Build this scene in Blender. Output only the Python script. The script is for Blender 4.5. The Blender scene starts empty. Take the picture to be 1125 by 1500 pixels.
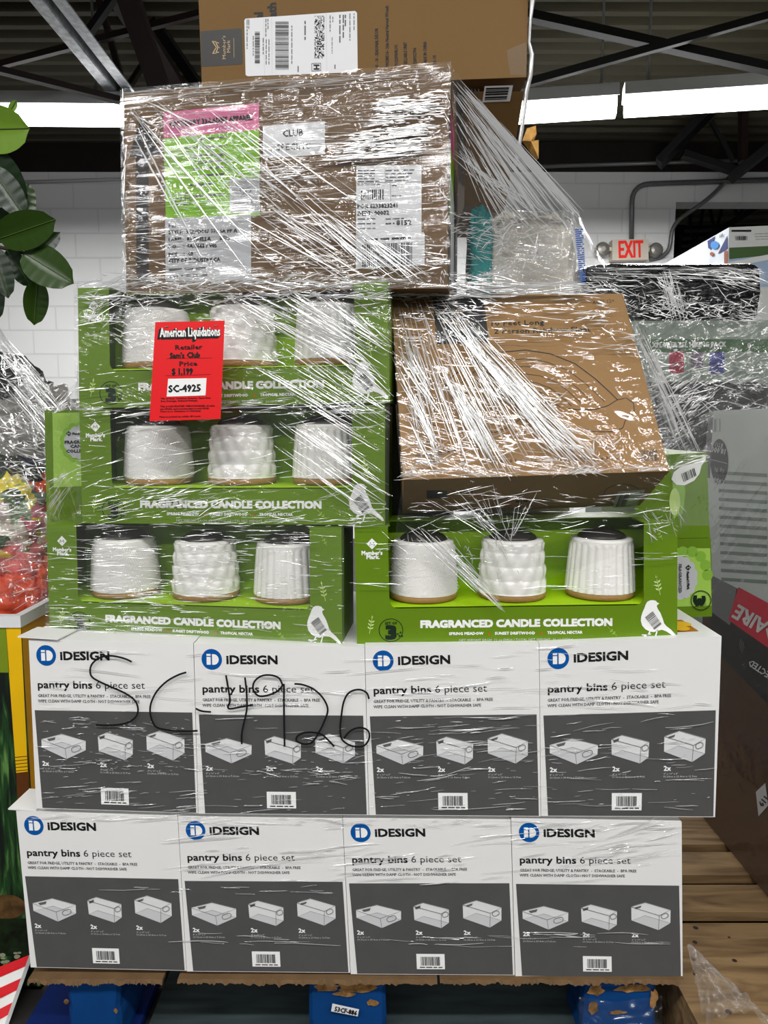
import bpy, math, random
from mathutils import Vector
from mathutils import noise as mnoise

C = bpy.context.scene.collection
SC = bpy.context.scene
PI = math.pi

# ------------------------------------------------------------------ camera
F = 1083.33                       # focal length in pixels of the 1125x1500 frame
TILT = math.atan(130 / F)         # camera looks a little downwards
CAM = Vector((0.0, -1.06, 1.012))
cam = bpy.data.cameras.new('camera')
cam.sensor_fit = 'VERTICAL'; cam.sensor_height = 36.0; cam.lens = 36.0 * F / 1500
cam.clip_start = 0.02; cam.clip_end = 60
camo = bpy.data.objects.new('camera', cam); C.objects.link(camo)
camo.location = CAM; camo.rotation_euler = (PI / 2 - TILT, 0, 0)
SC.camera = camo
SC.view_settings.view_transform = 'Standard'
SC.view_settings.look = 'None'
SC.view_settings.exposure = 0.0
SC.view_settings.gamma = 1.0
SC.view_settings.use_curve_mapping = False
SC.cycles.use_denoising = True
SC.cycles.max_bounces = 10
SC.cycles.transparent_max_bounces = 24
SC.cycles.sample_clamp_indirect = 6
SC.cycles.caustics_reflective = False

# ------------------------------------------------------------------ world: dim bounce light of a big white hall
W = bpy.data.worlds.new('hall'); SC.world = W; W.use_nodes = True
W.node_tree.nodes['Background'].inputs[0].default_value = (1.0, 0.98, 0.95, 1)
W.node_tree.nodes['Background'].inputs[1].default_value = 0.10

TUBE_STRENGTH = 7.0              # visible fluorescent tubes
ROW_POWER = 62.0                  # every hanging fixture's light, watts
WALL_ROW_POWER = 88.0            # the row near the back wall
ROOF_Z, LAMP_Z = CAM.z + 2.42, CAM.z + 1.99
WALL_Y = 5.4


def pdir(px, py):
    a = (px - 562.5) / F; b = -(py - 750) / F
    s, c = math.sin(TILT), math.cos(TILT)
    return Vector((a, c + b * s, -s + b * c))


def P(px, py, Y):
    d = pdir(px, py)
    return CAM + d * ((Y - CAM.y) / d.y)


def PZ(px, py, Z):
    d = pdir(px, py)
    return CAM + d * ((Z - CAM.z) / d.z)


def PX(px, py, X):
    d = pdir(px, py)
    return CAM + d * ((X - CAM.x) / d.x)


# ------------------------------------------------------------------ materials
def lin(c):
    c = c / 255.0
    return c / 12.92 if c <= 0.04045 else ((c + 0.055) / 1.055) ** 2.4


def rgb(r, g, b):
    return (lin(r), lin(g), lin(b), 1.0)


MATS = {}


def mat(name, col, rough=0.6, spec=0.3, metal=0.0, var=0.0, vscale=8.0, bump=0.0, bscale=60.0, emit=0.0, stretch=None):
    if name in MATS:
        return MATS[name]
    m = bpy.data.materials.new(name); m.use_nodes = True
    nt = m.node_tree; b = nt.nodes['Principled BSDF']
    b.inputs['Base Color'].default_value = col
    b.inputs['Roughness'].default_value = rough
    b.inputs['Specular IOR Level'].default_value = spec
    b.inputs['Metallic'].default_value = metal
    if emit:
        b.inputs['Emission Color'].default_value = col
        b.inputs['Emission Strength'].default_value = emit
    if var or bump:
        tc = nt.nodes.new('ShaderNodeTexCoord')
        mp = nt.nodes.new('ShaderNodeMapping')
        nt.links.new(tc.outputs['Object'], mp.inputs[0])
        if stretch:
            mp.inputs['Scale'].default_value = stretch
    if var:
        n = nt.nodes.new('ShaderNodeTexNoise'); n.inputs['Scale'].default_value = vscale; n.inputs['Detail'].default_value = 5
        nt.links.new(mp.outputs[0], n.inputs['Vector'])
        r = nt.nodes.new('ShaderNodeValToRGB')
        r.color_ramp.elements[0].position = 0.3; r.color_ramp.elements[1].position = 0.7
        r.color_ramp.elements[0].color = tuple(x * (1 - var) for x in col[:3]) + (1,)
        r.color_ramp.elements[1].color = tuple(min(1, x * (1 + var)) for x in col[:3]) + (1,)
        nt.links.new(n.outputs[0], r.inputs[0]); nt.links.new(r.outputs[0], b.inputs['Base Color'])
    if bump:
        n2 = nt.nodes.new('ShaderNodeTexNoise'); n2.inputs['Scale'].default_value = bscale; n2.inputs['Detail'].default_value = 4
        nt.links.new(mp.outputs[0], n2.inputs['Vector'])
        bp = nt.nodes.new('ShaderNodeBump'); bp.inputs['Strength'].default_value = 1.0; bp.inputs['Distance'].default_value = bump
        nt.links.new(n2.outputs[0], bp.inputs['Height']); nt.links.new(bp.outputs[0], b.inputs['Normal'])
    MATS[name] = m
    return m


def film_mat(name, su=7.0, sv=150.0, angle=0.0, amp=0.0016, refl=0.12, haze=0.04, rough=0.1, tint=(0.993, 0.995, 0.993), lo=0.38, crumple=0.0, twist=0.5):
    """clear stretch film: mostly transparent, glossy, drawn into fine ripples"""
    if name in MATS:
        return MATS[name]
    m = bpy.data.materials.new(name); m.use_nodes = True
    nt = m.node_tree; nt.nodes.clear()
    N = nt.nodes.new; L = nt.links.new
    out = N('ShaderNodeOutputMaterial')
    tc = N('ShaderNodeTexCoord'); mp = N('ShaderNodeMapping'); mp2 = N('ShaderNodeMapping')
    mp2.inputs['Rotation'].default_value = (0, 0, angle); mp.inputs['Scale'].default_value = (su, sv, 1)
    L(tc.outputs['UV'], mp2.inputs[0]); L(mp2.outputs[0], mp.inputs[0])
    n1 = N('ShaderNodeTexNoise'); n1.inputs['Scale'].default_value = 1.0; n1.inputs['Detail'].default_value = 3; n1.inputs['Distortion'].default_value = twist
    L(mp.outputs[0], n1.inputs['Vector'])
    n2 = N('ShaderNodeTexNoise'); n2.inputs['Scale'].default_value = 14; n2.inputs['Detail'].default_value = 3
    L(tc.outputs['UV'], n2.inputs['Vector'])
    r = N('ShaderNodeMapRange'); r.inputs[1].default_value = lo; r.inputs[2].default_value = 0.68; r.inputs[3].default_value = 0.05; r.inputs[4].default_value = 1.0
    L(n2.outputs[0], r.inputs[0])
    mul = N('ShaderNodeMath'); mul.operation = 'MULTIPLY'; L(n1.outputs[0], mul.inputs[0]); L(r.outputs[0], mul.inputs[1])
    h = mul.outputs[0]
    if crumple:
        n3 = N('ShaderNodeTexVoronoi'); n3.inputs['Scale'].default_value = 38; n3.feature = 'SMOOTH_F1'
        L(tc.outputs['UV'], n3.inputs['Vector'])
        ma = N('ShaderNodeMath'); ma.operation = 'MULTIPLY_ADD'; ma.inputs[1].default_value = crumple
        L(n3.outputs[0], ma.inputs[0]); L(h, ma.inputs[2]); h = ma.outputs[0]
    bp = N('ShaderNodeBump'); bp.inputs['Distance'].default_value = amp * 4; L(h, bp.inputs['Height'])
    tr = N('ShaderNodeBsdfTransparent'); tr.inputs[0].default_value = (*tint, 1)
    gl = N('ShaderNodeBsdfGlossy'); gl.inputs['Roughness'].default_value = rough; gl.inputs[0].default_value = (1, 1, 1, 1)
    L(bp.outputs[0], gl.inputs['Normal'])
    df = N('ShaderNodeBsdfDiffuse'); df.inputs[0].default_value = (0.8, 0.82, 0.83, 1)
    fr = N('ShaderNodeLayerWeight'); fr.inputs[0].default_value = 0.5
    pw = N('ShaderNodeMath'); pw.operation = 'POWER'; pw.inputs[1].default_value = 5.0; L(fr.outputs['Facing'], pw.inputs[0])
    fa = N('ShaderNodeMath'); fa.operation = 'MULTIPLY_ADD'; fa.use_clamp = True; fa.inputs[1].default_value = 0.6; fa.inputs[2].default_value = refl * 0.6; L(pw.outputs[0], fa.inputs[0])
    mx = N('ShaderNodeMixShader'); mx.inputs[0].default_value = haze * 0.5; L(tr.outputs[0], mx.inputs[1]); L(df.outputs[0], mx.inputs[2])
    my = N('ShaderNodeMixShader'); L(fa.outputs[0], my.inputs[0]); L(mx.outputs[0], my.inputs[1]); L(gl.outputs[0], my.inputs[2])
    L(my.outputs[0], out.inputs[0])
    MATS[name] = m
    return m


def pleat_mat(name, clear=0.3, col=(0.93, 0.94, 0.95)):
    """film gathered into a many-layered pleat: glossy, with part of the glint put into its white colour"""
    if name in MATS:
        return MATS[name]
    m = bpy.data.materials.new(name); m.use_nodes = True
    nt = m.node_tree; nt.nodes.clear(); N = nt.nodes.new; L = nt.links.new
    out = N('ShaderNodeOutputMaterial')
    tr = N('ShaderNodeBsdfTransparent')
    df = N('ShaderNodeBsdfDiffuse'); df.inputs[0].default_value = (*col, 1)
    tl = N('ShaderNodeBsdfTranslucent'); tl.inputs[0].default_value = (*col, 1)
    gl = N('ShaderNodeBsdfGlossy'); gl.inputs['Roughness'].default_value = 0.2
    a = N('ShaderNodeMixShader'); a.inputs[0].default_value = 0.15; L(df.outputs[0], a.inputs[1]); L(tl.outputs[0], a.inputs[2])
    b = N('ShaderNodeMixShader'); b.inputs[0].default_value = 0.5; L(a.outputs[0], b.inputs[1]); L(gl.outputs[0], b.inputs[2])
    c = N('ShaderNodeMixShader'); c.inputs[0].default_value = 1 - clear; L(tr.outputs[0], c.inputs[1]); L(b.outputs[0], c.inputs[2])
    L(c.outputs[0], out.inputs[0])
    MATS[name] = m
    return m


white = mat('white printed board', rgb(228, 228, 227), 0.42, 0.3, var=0.02, vscale=5)
grey = mat('charcoal printed board', rgb(80, 80, 80), 0.4, 0.3, var=0.05, vscale=30)
ink = mat('black ink', rgb(22, 22, 23), 0.5, 0.3)
greyink = mat('grey ink', rgb(96, 96, 98), 0.5, 0.2)
paleink = mat('pale ink', rgb(200, 201, 201), 0.5, 0.2)
binline = mat('bin outline ink', rgb(120, 120, 122), 0.5, 0.2)
binfill = mat('bin picture ink', rgb(218, 219, 220), 0.5, 0.2)
binfill2 = mat('bin picture shade ink', rgb(200, 201, 203), 0.5, 0.2)
blue = mat('logo blue ink', rgb(0, 82, 158), 0.4, 0.3)
kraft = mat('kraft cardboard', rgb(116, 89, 52), 0.7, 0.2, var=0.05, vscale=6, bump=0.0004, bscale=90)
kraft2 = mat('wrapped carton cardboard', rgb(106, 80, 49), 0.6, 0.25, var=0.05, vscale=5)
kraftdark = mat('kraft cardboard, raw edge', rgb(104, 82, 58), 0.8, 0.1, var=0.15, vscale=30)
patchblack = mat('black printed patch', rgb(36, 35, 34), 0.4, 0.3)
goldink = mat('pale gold ink', rgb(196, 170, 130), 0.5, 0.2)
green = mat('green printed board', rgb(97, 130, 20), 0.38, 0.35, var=0.04, vscale=4)
lime = mat('lime insert board', rgb(160, 204, 20), 0.55, 0.25)
palegreen = mat('pale green ink', rgb(190, 216, 130), 0.5, 0.2)
lightgreen = mat('light green ink', rgb(160, 200, 84), 0.5, 0.2)
midgreen = mat('soft green ink', rgb(132, 178, 62), 0.5, 0.2)
navy = mat('dark green-black ink', rgb(24, 40, 28), 0.5, 0.2)
whiteink = mat('white ink', rgb(240, 241, 240), 0.45, 0.3)
redink = mat('red ink', rgb(200, 70, 40), 0.5, 0.3)
greylabel = mat('grey paper label', rgb(188, 190, 194), 0.55, 0.3)
label = mat('white paper label', rgb(222, 223, 226), 0.5, 0.3)
pink = mat('pink paper', rgb(208, 106, 148), 0.5, 0.3)
limepaper = mat('lime paper', rgb(130, 190, 24), 0.5, 0.3)
red = mat('red card', rgb(226, 26, 32), 0.4, 0.35)
glaze = mat('white glazed ceramic', rgb(238, 237, 233), 0.22, 0.5)
cork = mat('cork', rgb(158, 122, 74), 0.7, 0.2, var=0.12, vscale=120)
lidmat = mat('dark lid', rgb(38, 36, 33), 0.35, 0.4)


# ------------------------------------------------------------------ mesh builder
ORG = {}


class MB:
    def __init__(s):
        s.v = []; s.f = []; s.m = []; s.mats = []; s.smooth = False; s.uv = {}

    def mi(s, m):
        if m not in s.mats:
            s.mats.append(m)
        return s.mats.index(m)

    def add(s, vs, fs, m):
        b = len(s.v); s.v.extend([Vector(x) for x in vs]); i = s.mi(m)
        for f in fs:
            s.f.append([b + k for k in f]); s.m.append(i)
        return b

    def poly(s, pts, m):
        s.add(pts, [list(range(len(pts)))], m)

    def hexa(s, q, d, m, fm=None):
        """q: four front corners TL,TR,BR,BL; d: vector to the back"""
        d4 = d if isinstance(d, (list, tuple)) else [d] * 4
        v = list(q) + [Vector(a) + Vector(b) for a, b in zip(q, d4)]
        fs = [(0, 3, 2, 1), (4, 5, 6, 7), (0, 1, 5, 4), (1, 2, 6, 5), (2, 3, 7, 6), (3, 0, 4, 7)]
        b = len(s.v); s.v.extend([Vector(x) for x in v])
        for k, f in enumerate(fs):
            s.f.append([b + i for i in f]); s.m.append(s.mi(fm[k] if fm and k in fm else m))

    def box(s, c, size, m, rz=0.0):
        x, y, z = (a / 2 for a in size); c = Vector(c); cs, sn = math.cos(rz), math.sin(rz)
        def T(a, b_, e):
            return c + Vector((a * cs - b_ * sn, a * sn + b_ * cs, e))
        s.hexa([T(-x, -y, z), T(x, -y, z), T(x, -y, -z), T(-x, -y, -z)], Vector((-2 * y * sn, 2 * y * cs, 0)), m)

    def bar(s, a, b, w, h, m, up=Vector((0, 0, 1))):
        a, b = Vector(a), Vector(b); t = (b - a).normalized()
        sd = t.cross(up)
        sd = sd.normalized() if sd.length > 1e-5 else Vector((1, 0, 0))
        u = sd.cross(t).normalized()
        q = [a + sd * w / 2 * i + u * h / 2 * j for i, j in ((-1, 1), (1, 1), (1, -1), (-1, -1))]
        s.hexa(q, b - a, m)

    def tube(s, pts, r, m, n=10, caps=True):
        pts = [Vector(p) for p in pts]; R = r if isinstance(r, (list, tuple)) else [r] * len(pts)
        base = len(s.v); i = s.mi(m); prev = None
        for k, p in enumerate(pts):
            t = (pts[min(k + 1, len(pts) - 1)] - pts[max(k - 1, 0)]).normalized()
            if prev is None:
                a = t.orthogonal().normalized()
            else:
                a = (prev - t * prev.dot(t)).normalized()
            prev = a; bb = t.cross(a)
            for j in range(n):
                an = 2 * PI * j / n
                s.v.append(p + (a * math.cos(an) + bb * math.sin(an)) * R[k])
        for k in range(len(pts) - 1):
            for j in range(n):
                s.f.append([base + k * n + j, base + k * n + (j + 1) % n, base + (k + 1) * n + (j + 1) % n, base + (k + 1) * n + j]); s.m.append(i)
        if caps:
            s.f.append([base + j for j in range(n)][::-1]); s.m.append(i)
            e = base + (len(pts) - 1) * n
            s.f.append([e + j for j in range(n)]); s.m.append(i)

    def lathe(s, prof, m, n=64, disp=None, c=Vector((0, 0, 0))):
        base = len(s.v); i = s.mi(m)
        for k, (r, z) in enumerate(prof):
            for j in range(n):
                th = 2 * PI * j / n
                rr = r + (disp(th, z, k) if disp else 0)
                s.v.append(c + Vector((rr * math.cos(th), rr * math.sin(th), z)))
        for k in range(len(prof) - 1):
            for j in range(n):
                s.f.append([base + k * n + j, base + k * n + (j + 1) % n, base + (k + 1) * n + (j + 1) % n, base + (k + 1) * n + j]); s.m.append(i)
        s.f.append([base + j for j in range(n)][::-1]); s.m.append(i)
        e = base + (len(prof) - 1) * n
        s.f.append([e + j for j in range(n)]); s.m.append(i)

    def grid(s, fn, nu, nv, m, uvf=None):
        base = len(s.v); i = s.mi(m)
        for b in range(nv + 1):
            for a in range(nu + 1):
                p = Vector(fn(a / nu, b / nv))
                if uvf:
                    s.uv[len(s.v)] = uvf(a / nu, b / nv)
                s.v.append(p)
        for b in range(nv):
            for a in range(nu):
                k = base + b * (nu + 1) + a
                s.f.append([k, k + nu + 1, k + nu + 2, k + 1]); s.m.append(i)

    def build(s, name, parent=None, smooth=None, origin=None):
        o_ = Vector((0, 0, 0))
        if parent is not None:
            o_ = ORG[parent.name]
        elif origin is not None:
            o_ = Vector(origin)
        me = bpy.data.meshes.new(name)
        me.from_pydata([tuple(x - o_) for x in s.v], [], s.f)
        for m in s.mats:
            me.materials.append(m)
        me.polygons.foreach_set('material_index', s.m)
        if s.smooth if smooth is None else smooth:
            me.polygons.foreach_set('use_smooth', [True] * len(s.f))
        if s.uv:
            ul = me.uv_layers.new(name='film')
            for lp in me.loops:
                ul.data[lp.index].uv = s.uv.get(lp.vertex_index, (0, 0))
        me.update()
        o = bpy.data.objects.new(name, me); C.objects.link(o)
        if parent is not None:
            o.parent = parent
        elif origin is not None:
            o.location = o_
        ORG[o.name] = o_
        return o


def tag(o, label, cat, group=None, kind=None):
    o['label'] = label; o['category'] = cat
    if group:
        o['group'] = group
    if kind:
        o['kind'] = kind
    return o


def thing(name, loc, label, cat, group=None):
    o = bpy.data.objects.new(name, None); C.objects.link(o); o.location = loc
    o.empty_display_size = 0.05
    ORG[o.name] = Vector(loc)
    return tag(o, label, cat, group)


def struct(mb, name, parent=None, smooth=None):
    o = mb.build(name, parent, smooth)
    if parent is None:
        o['kind'] = 'structure'
    return o


# ------------------------------------------------------------------ lettering
_TX = {}


def glyphs(sx, res=1):
    k = (sx, res)
    if k not in _TX:
        cu = bpy.data.curves.new('t', 'FONT'); cu.body = sx; cu.resolution_u = res
        ob = bpy.data.objects.new('t', cu); C.objects.link(ob)
        dg = bpy.context.evaluated_depsgraph_get(); ev = ob.evaluated_get(dg); me = ev.to_mesh()
        vs = [(v.co.x, v.co.y) for v in me.vertices]; fs = [list(p.vertices) for p in me.polygons]
        ev.to_mesh_clear(); bpy.data.objects.remove(ob); bpy.data.curves.remove(cu)
        _TX[k] = (vs, fs)
    return _TX[k]


_hv = glyphs('H')[0]
CAP = max(v[1] for v in _hv)


class Face:
    """draws flat printing on a surface; m maps design coordinates (y down) and a lift to a point"""
    def __init__(s, mb, m):
        s.mb = mb; s.m = m

    def poly(s, pts, mt, k=1):
        s.mb.poly([s.m(x, y, k) for x, y in pts], mt)

    def rect(s, x0, y0, x1, y1, mt, k=1):
        s.poly([(x0, y0), (x1, y0), (x1, y1), (x0, y1)], mt, k)

    def rrect(s, x0, y0, x1, y1, r, mt, k=1):
        pts = []
        for cx, cy, a0 in ((x1 - r, y0 + r, -90), (x1 - r, y1 - r, 0), (x0 + r, y1 - r, 90), (x0 + r, y0 + r, 180)):
            for i in range(5):
                a = math.radians(a0 + 22.5 * i); pts.append((cx + r * math.cos(a), cy + r * math.sin(a)))
        s.poly(pts, mt, k)

    def disc(s, cx, cy, rx, ry, mt, k=1, n=32):
        s.poly([(cx + rx * math.cos(2 * PI * i / n), cy + ry * math.sin(2 * PI * i / n)) for i in range(n)], mt, k)

    def line(s, pts, w, mt, k=1, closed=False):
        pts = list(pts)
        if closed:
            pts = pts + [pts[0]]
        L = []; R = []
        for i, (x, y) in enumerate(pts):
            if closed and i in (0, len(pts) - 1):
                ax, ay = pts[-2]; bx, by = pts[1]
            else:
                ax, ay = pts[max(i - 1, 0)]; bx, by = pts[min(i + 1, len(pts) - 1)]
            dx, dy = bx - ax, by - ay; l = math.hypot(dx, dy) or 1
            L.append((x - dy / l * w / 2, y + dx / l * w / 2)); R.append((x + dy / l * w / 2, y - dx / l * w / 2))
        vs = [s.m(x, y, k) for x, y in L] + [s.m(x, y, k) for x, y in R]; n = len(L)
        s.mb.add(vs, [(i, i + 1, n + i + 1, n + i) for i in range(n - 1)], mt)

    def ring(s, cx, cy, rx, ry, w, mt, k=1, a0=0, a1=360, n=36):
        s.line([(cx + rx * math.cos(math.radians(a0 + (a1 - a0) * i / n)), cy + ry * math.sin(math.radians(a0 + (a1 - a0) * i / n))) for i in range(n + 1)], w, mt, k)

    def text(s, tx, a, b, cap, mt, bold=0.0, k=2, res=1, slant=0.0):
        """baseline from a to b (design coordinates), capital height cap"""
        vs, fs = glyphs(tx, res)
        if not vs:
            return
        x0 = min(v[0] for v in vs); x1 = max(v[0] for v in vs)
        ux, uy = b[0] - a[0], b[1] - a[1]; Lb = math.hypot(ux, uy); ux /= Lb; uy /= Lb
        nx, ny = uy, -ux
        sc = Lb / (x1 - x0); sy = cap / CAP
        offs = [(0, 0)]
        if bold:
            offs = [(-bold, -bold), (bold, -bold), (bold, bold), (-bold, bold), (-bold, 0), (bold, 0)]
        for q, (ox, oy) in enumerate(offs):
            pts = []
            for x, y in vs:
                X = (x - x0) * sc + ox * cap + slant * y * sy; Y = y * sy + oy * cap
                pts.append(s.m(a[0] + ux * X + nx * Y, a[1] + uy * X + ny * Y, k + q * 0.12))
            s.mb.add(pts, fs, mt)

    def greek(s, a, b, h, mt, rnd, k=2, words=None):
        """unreadably small print: a row of word-long dashes"""
        ux, uy = b[0] - a[0], b[1] - a[1]; L = math.hypot(ux, uy); ux /= L; uy /= L; nx, ny = uy, -ux
        t = 0
        while t < L:
            w = min(rnd.uniform(1.2, 4.5) * h, L - t)
            if w > h * 0.4:
                q = [(t, 0), (t + w, 0), (t + w, h * 0.62), (t, h * 0.62)]
                s.poly([(a[0] + ux * x + nx * y, a[1] + uy * x + ny * y) for x, y in q], mt, k)
            t += w + h * 0.7

    def barcode(s, q, mt, rnd, n=30, k=2):
        """bars run from edge q0-q1 to edge q3-q2"""
        def L(a, b, t):
            return (a[0] + (b[0] - a[0]) * t, a[1] + (b[1] - a[1]) * t)
        t = 0
        while t < 1:
            w = rnd.choice((0.35, 0.5, 0.9)) / n; g = rnd.choice((0.35, 0.5, 0.8)) / n
            e = min(1, t + w)
            s.poly([L(q[0], q[1], t), L(q[0], q[1], e), L(q[3], q[2], e), L(q[3], q[2], t)], mt, k)
            t = e + g


def uvmap(q, w=1.0, h=1.0, eps=0.0003):
    q = [Vector(x) for x in q]
    n = (q[1] - q[0]).cross(q[3] - q[0]).normalized()
    if n.dot(CAM - q[0]) < 0:
        n = -n
    def m(x, y, k=0):
        u, v = x / w, y / h
        return (q[0] * (1 - u) + q[1] * u) * (1 - v) + (q[3] * (1 - u) + q[2] * u) * v + n * eps * k
    m.n = n
    return m


def planemap(a, b, c, eps=0.0003):
    """design coordinates are the photo's; the print lies on the plane through three points of a real face"""
    a, b, c = Vector(a), Vector(b), Vector(c)
    n = (b - a).cross(c - a).normalized()
    if n.dot(CAM - a) < 0:
        n = -n
    def m(x, y, k=0):
        d = pdir(x, y)
        return CAM + d * ((a - CAM).dot(n) / d.dot(n)) + n * eps * k
    m.n = n
    return m


def invq(q):
    """photo coordinates -> (u, v) in a quad TL,TR,BR,BL"""
    def f(x, y):
        u = v = 0.5
        for _ in range(12):
            lx = q[0][0] + (q[3][0] - q[0][0]) * v; rx = q[1][0] + (q[2][0] - q[1][0]) * v
            u = (x - lx) / (rx - lx)
            ty = q[0][1] + (q[1][1] - q[0][1]) * u; by = q[3][1] + (q[2][1] - q[3][1]) * u
            v = (y - ty) / (by - ty)
        return u, v
    return f


# ================================================================== THE HALL
floor_m = mat('concrete floor', rgb(44, 42, 41), 0.5, 0.3, var=0.15, vscale=2)
mb = MB(); mb.box((0, 1.2, -0.05), (14, 11, 0.1), floor_m); struct(mb, 'floor')

# painted block wall with mortar courses
wm = bpy.data.materials.new('painted block'); wm.use_nodes = True
nt = wm.node_tree; bs = nt.nodes['Principled BSDF']; bs.inputs['Roughness'].default_value = 0.6
tc = nt.nodes.new('ShaderNodeTexCoord'); sp = nt.nodes.new('ShaderNodeSeparateXYZ'); cb = nt.nodes.new('ShaderNodeCombineXYZ')
nt.links.new(tc.outputs['Object'], sp.inputs[0]); nt.links.new(sp.outputs[0], cb.inputs[0]); nt.links.new(sp.outputs[2], cb.inputs[1])
br = nt.nodes.new('ShaderNodeTexBrick'); br.inputs['Scale'].default_value = 1.0
br.inputs['Brick Width'].default_value = 0.4; br.inputs['Row Height'].default_value = 0.2; br.inputs['Mortar Size'].default_value = 0.006
br.inputs['Color1'].default_value = rgb(232, 233, 234); br.inputs['Color2'].default_value = rgb(230, 231, 232); br.inputs['Mortar'].default_value = rgb(219, 220, 221)
nt.links.new(cb.outputs[0], br.inputs['Vector']); nt.links.new(br.outputs[0], bs.inputs['Base Color'])
bp = nt.nodes.new('ShaderNodeBump'); bp.inputs['Distance'].default_value = 0.004; bp.invert = True
nt.links.new(br.outputs['Fac'], bp.inputs['Height']); nt.links.new(bp.outputs[0], bs.inputs['Normal'])

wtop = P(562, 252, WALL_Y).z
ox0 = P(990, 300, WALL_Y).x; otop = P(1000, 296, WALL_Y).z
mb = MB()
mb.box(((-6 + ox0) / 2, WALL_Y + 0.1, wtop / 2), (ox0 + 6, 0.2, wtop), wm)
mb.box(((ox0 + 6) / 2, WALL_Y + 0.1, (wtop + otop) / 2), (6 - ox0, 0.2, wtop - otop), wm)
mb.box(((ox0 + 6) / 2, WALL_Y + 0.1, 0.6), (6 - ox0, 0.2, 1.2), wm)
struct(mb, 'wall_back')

deck_m = mat('brown roof deck', rgb(80, 76, 60), 0.55, 0.3, var=0.12, vscale=3, stretch=(0.4, 8, 1))
mb = MB()
per = 0.152; prof = []
y = -3.2
while y < 8.6:
    prof += [(y, 0.0), (y + 0.05, 0.0), (y + 0.065, 0.045), (y + 0.13, 0.045)]
    y += per
bv = [Vector((x, yy, ROOF_Z + zz)) for yy, zz in prof for x in (-7, 7)]
mb.add(bv, [(2 * i, 2 * i + 1, 2 * i + 3, 2 * i + 2) for i in range(len(prof) - 1)], deck_m)
struct(mb, 'ceiling')
# dark beam that carries the deck on top of the wall
beam_m = mat('dark beam steel', rgb(30, 25, 23), 0.6, 0.2, var=0.2, vscale=6)
bt = P(562, 228, WALL_Y).z
mb = MB(); mb.box((0, WALL_Y + 0.05, (bt + wtop) / 2 + 0.05), (12, 0.12, bt - wtop + 0.1), beam_m)
struct(mb, 'trim_1')
# the dark bay seen through the opening in the wall
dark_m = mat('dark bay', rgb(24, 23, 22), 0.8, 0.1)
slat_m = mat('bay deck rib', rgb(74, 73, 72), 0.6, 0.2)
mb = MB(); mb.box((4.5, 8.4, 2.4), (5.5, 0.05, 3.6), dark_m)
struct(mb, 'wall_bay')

steel_dark = mat('dark red joist steel', rgb(42, 30, 27), 0.5, 0.3, var=0.15, vscale=5)
steel_black = mat('black joist steel', rgb(20, 19, 19), 0.5, 0.3)
steel_grey = mat('worn grey steel', rgb(180, 184, 188), 0.4, 0.5, metal=0.1, var=0.35, vscale=26)

# open-web joist running away from the viewer on the left
zc = CAM.z + 1.86
xj = PZ(70, 0, zc).x
j = thing('roof_joist', (xj, 2.0, zc), 'grey steel roof joist running back towards the wall above the rubber plant', 'joist')
m1 = MB()
for sx in (-0.052, 0.052):
    m1.box((xj + sx, 2.3, zc), (0.058, 6.0, 0.008), steel_grey)
    m1.box((xj + sx * 0.45, 2.3, zc + 0.028), (0.008, 6.0, 0.056), steel_grey)
m1.build('bottom_chord', j)
m1 = MB(); m1.box((xj, 2.3, ROOF_Z - 0.03), (0.14, 6.0, 0.05), steel_dark); m1.build('top_chord', j)
for k in range(5):
    a = Vector((xj, -0.4 + k * 1.1, ROOF_Z - 0.05)); b = Vector((xj, 0.15 + k * 1.1, zc + 0.03)); c = Vector((xj, 0.7 + k * 1.1, ROOF_Z - 0.05))
    m1 = MB(); m1.bar(a, b, 0.03, 0.03, steel_dark); m1.build('web_bar', j)
    m1 = MB(); m1.bar(b, c, 0.03, 0.03, steel_dark); m1.build('web_bar', j)


def brace(name, a, b, w, h, m, lab, cat='brace', group=None):
    q = MB(); q.bar(a, b, w, h, m)
    return tag(q.build(name), lab, cat, group)


def up(px, py, z=None):
    return PZ(px, py, ROOF_Z - 0.06 if z is None else z)


brace('roof_strut', P(186, -10, 2.7), P(236, 136, 3.2), 0.105, 0.05, steel_dark, 'thick dark red roof strut between the grey joist and the wreath carton', 'strut')
brace('roof_strut', P(232, 40, 3.35), P(300, 140, 3.3), 0.17, 0.05, steel_black, 'broad black sloping roof strut beside the top left of the wreath carton', 'strut')
brace('sway_brace', P(-20, 100, 3.0), P(300, 18, 3.0), 0.03, 0.03, steel_dark, 'thin dark roof brace rising to the right behind the grey joist', 'brace')
brace('sway_brace', P(-20, 98, 2.9), P(180, 148, 3.1), 0.045, 0.03, steel_dark, 'dark red roof brace sinking to the right behind the grey joist', 'brace')
brace('sway_brace', P(120, 62, 3.05), P(185, -30, 3.05), 0.05, 0.03, steel_black, 'short steep black roof brace left of the thick dark red strut', 'brace')
brace('sway_brace', P(770, 22, 2.9), P(1160, 108, 2.9), 0.055, 0.04, steel_black, 'black roof brace sinking to the right, crossing another above the long tube light', 'brace')
brace('sway_brace', P(770, 122, 2.8), P(1160, 14, 2.8), 0.035, 0.035, steel_black, 'thin black roof brace rising to the right, crossing another above the long tube light', 'brace')
brace('roof_strut', P(965, 240, 5.15), P(1052, 150, 5.0), 0.19, 0.06, steel_black, 'broad black strut rising to the right below the long tube light', 'strut')
brace('roof_strut', P(1088, 236, 5.1), P(1089, 140, 5.1), 0.07, 0.05, steel_dark, 'upright dark strut above the conduit near the right wall corner', 'strut')
brace('roof_strut', P(1070, 262, 5.05), P(1160, 190, 4.9), 0.13, 0.06, steel_black, 'black strut at the far right rising over the bent conduit', 'strut')
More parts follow.
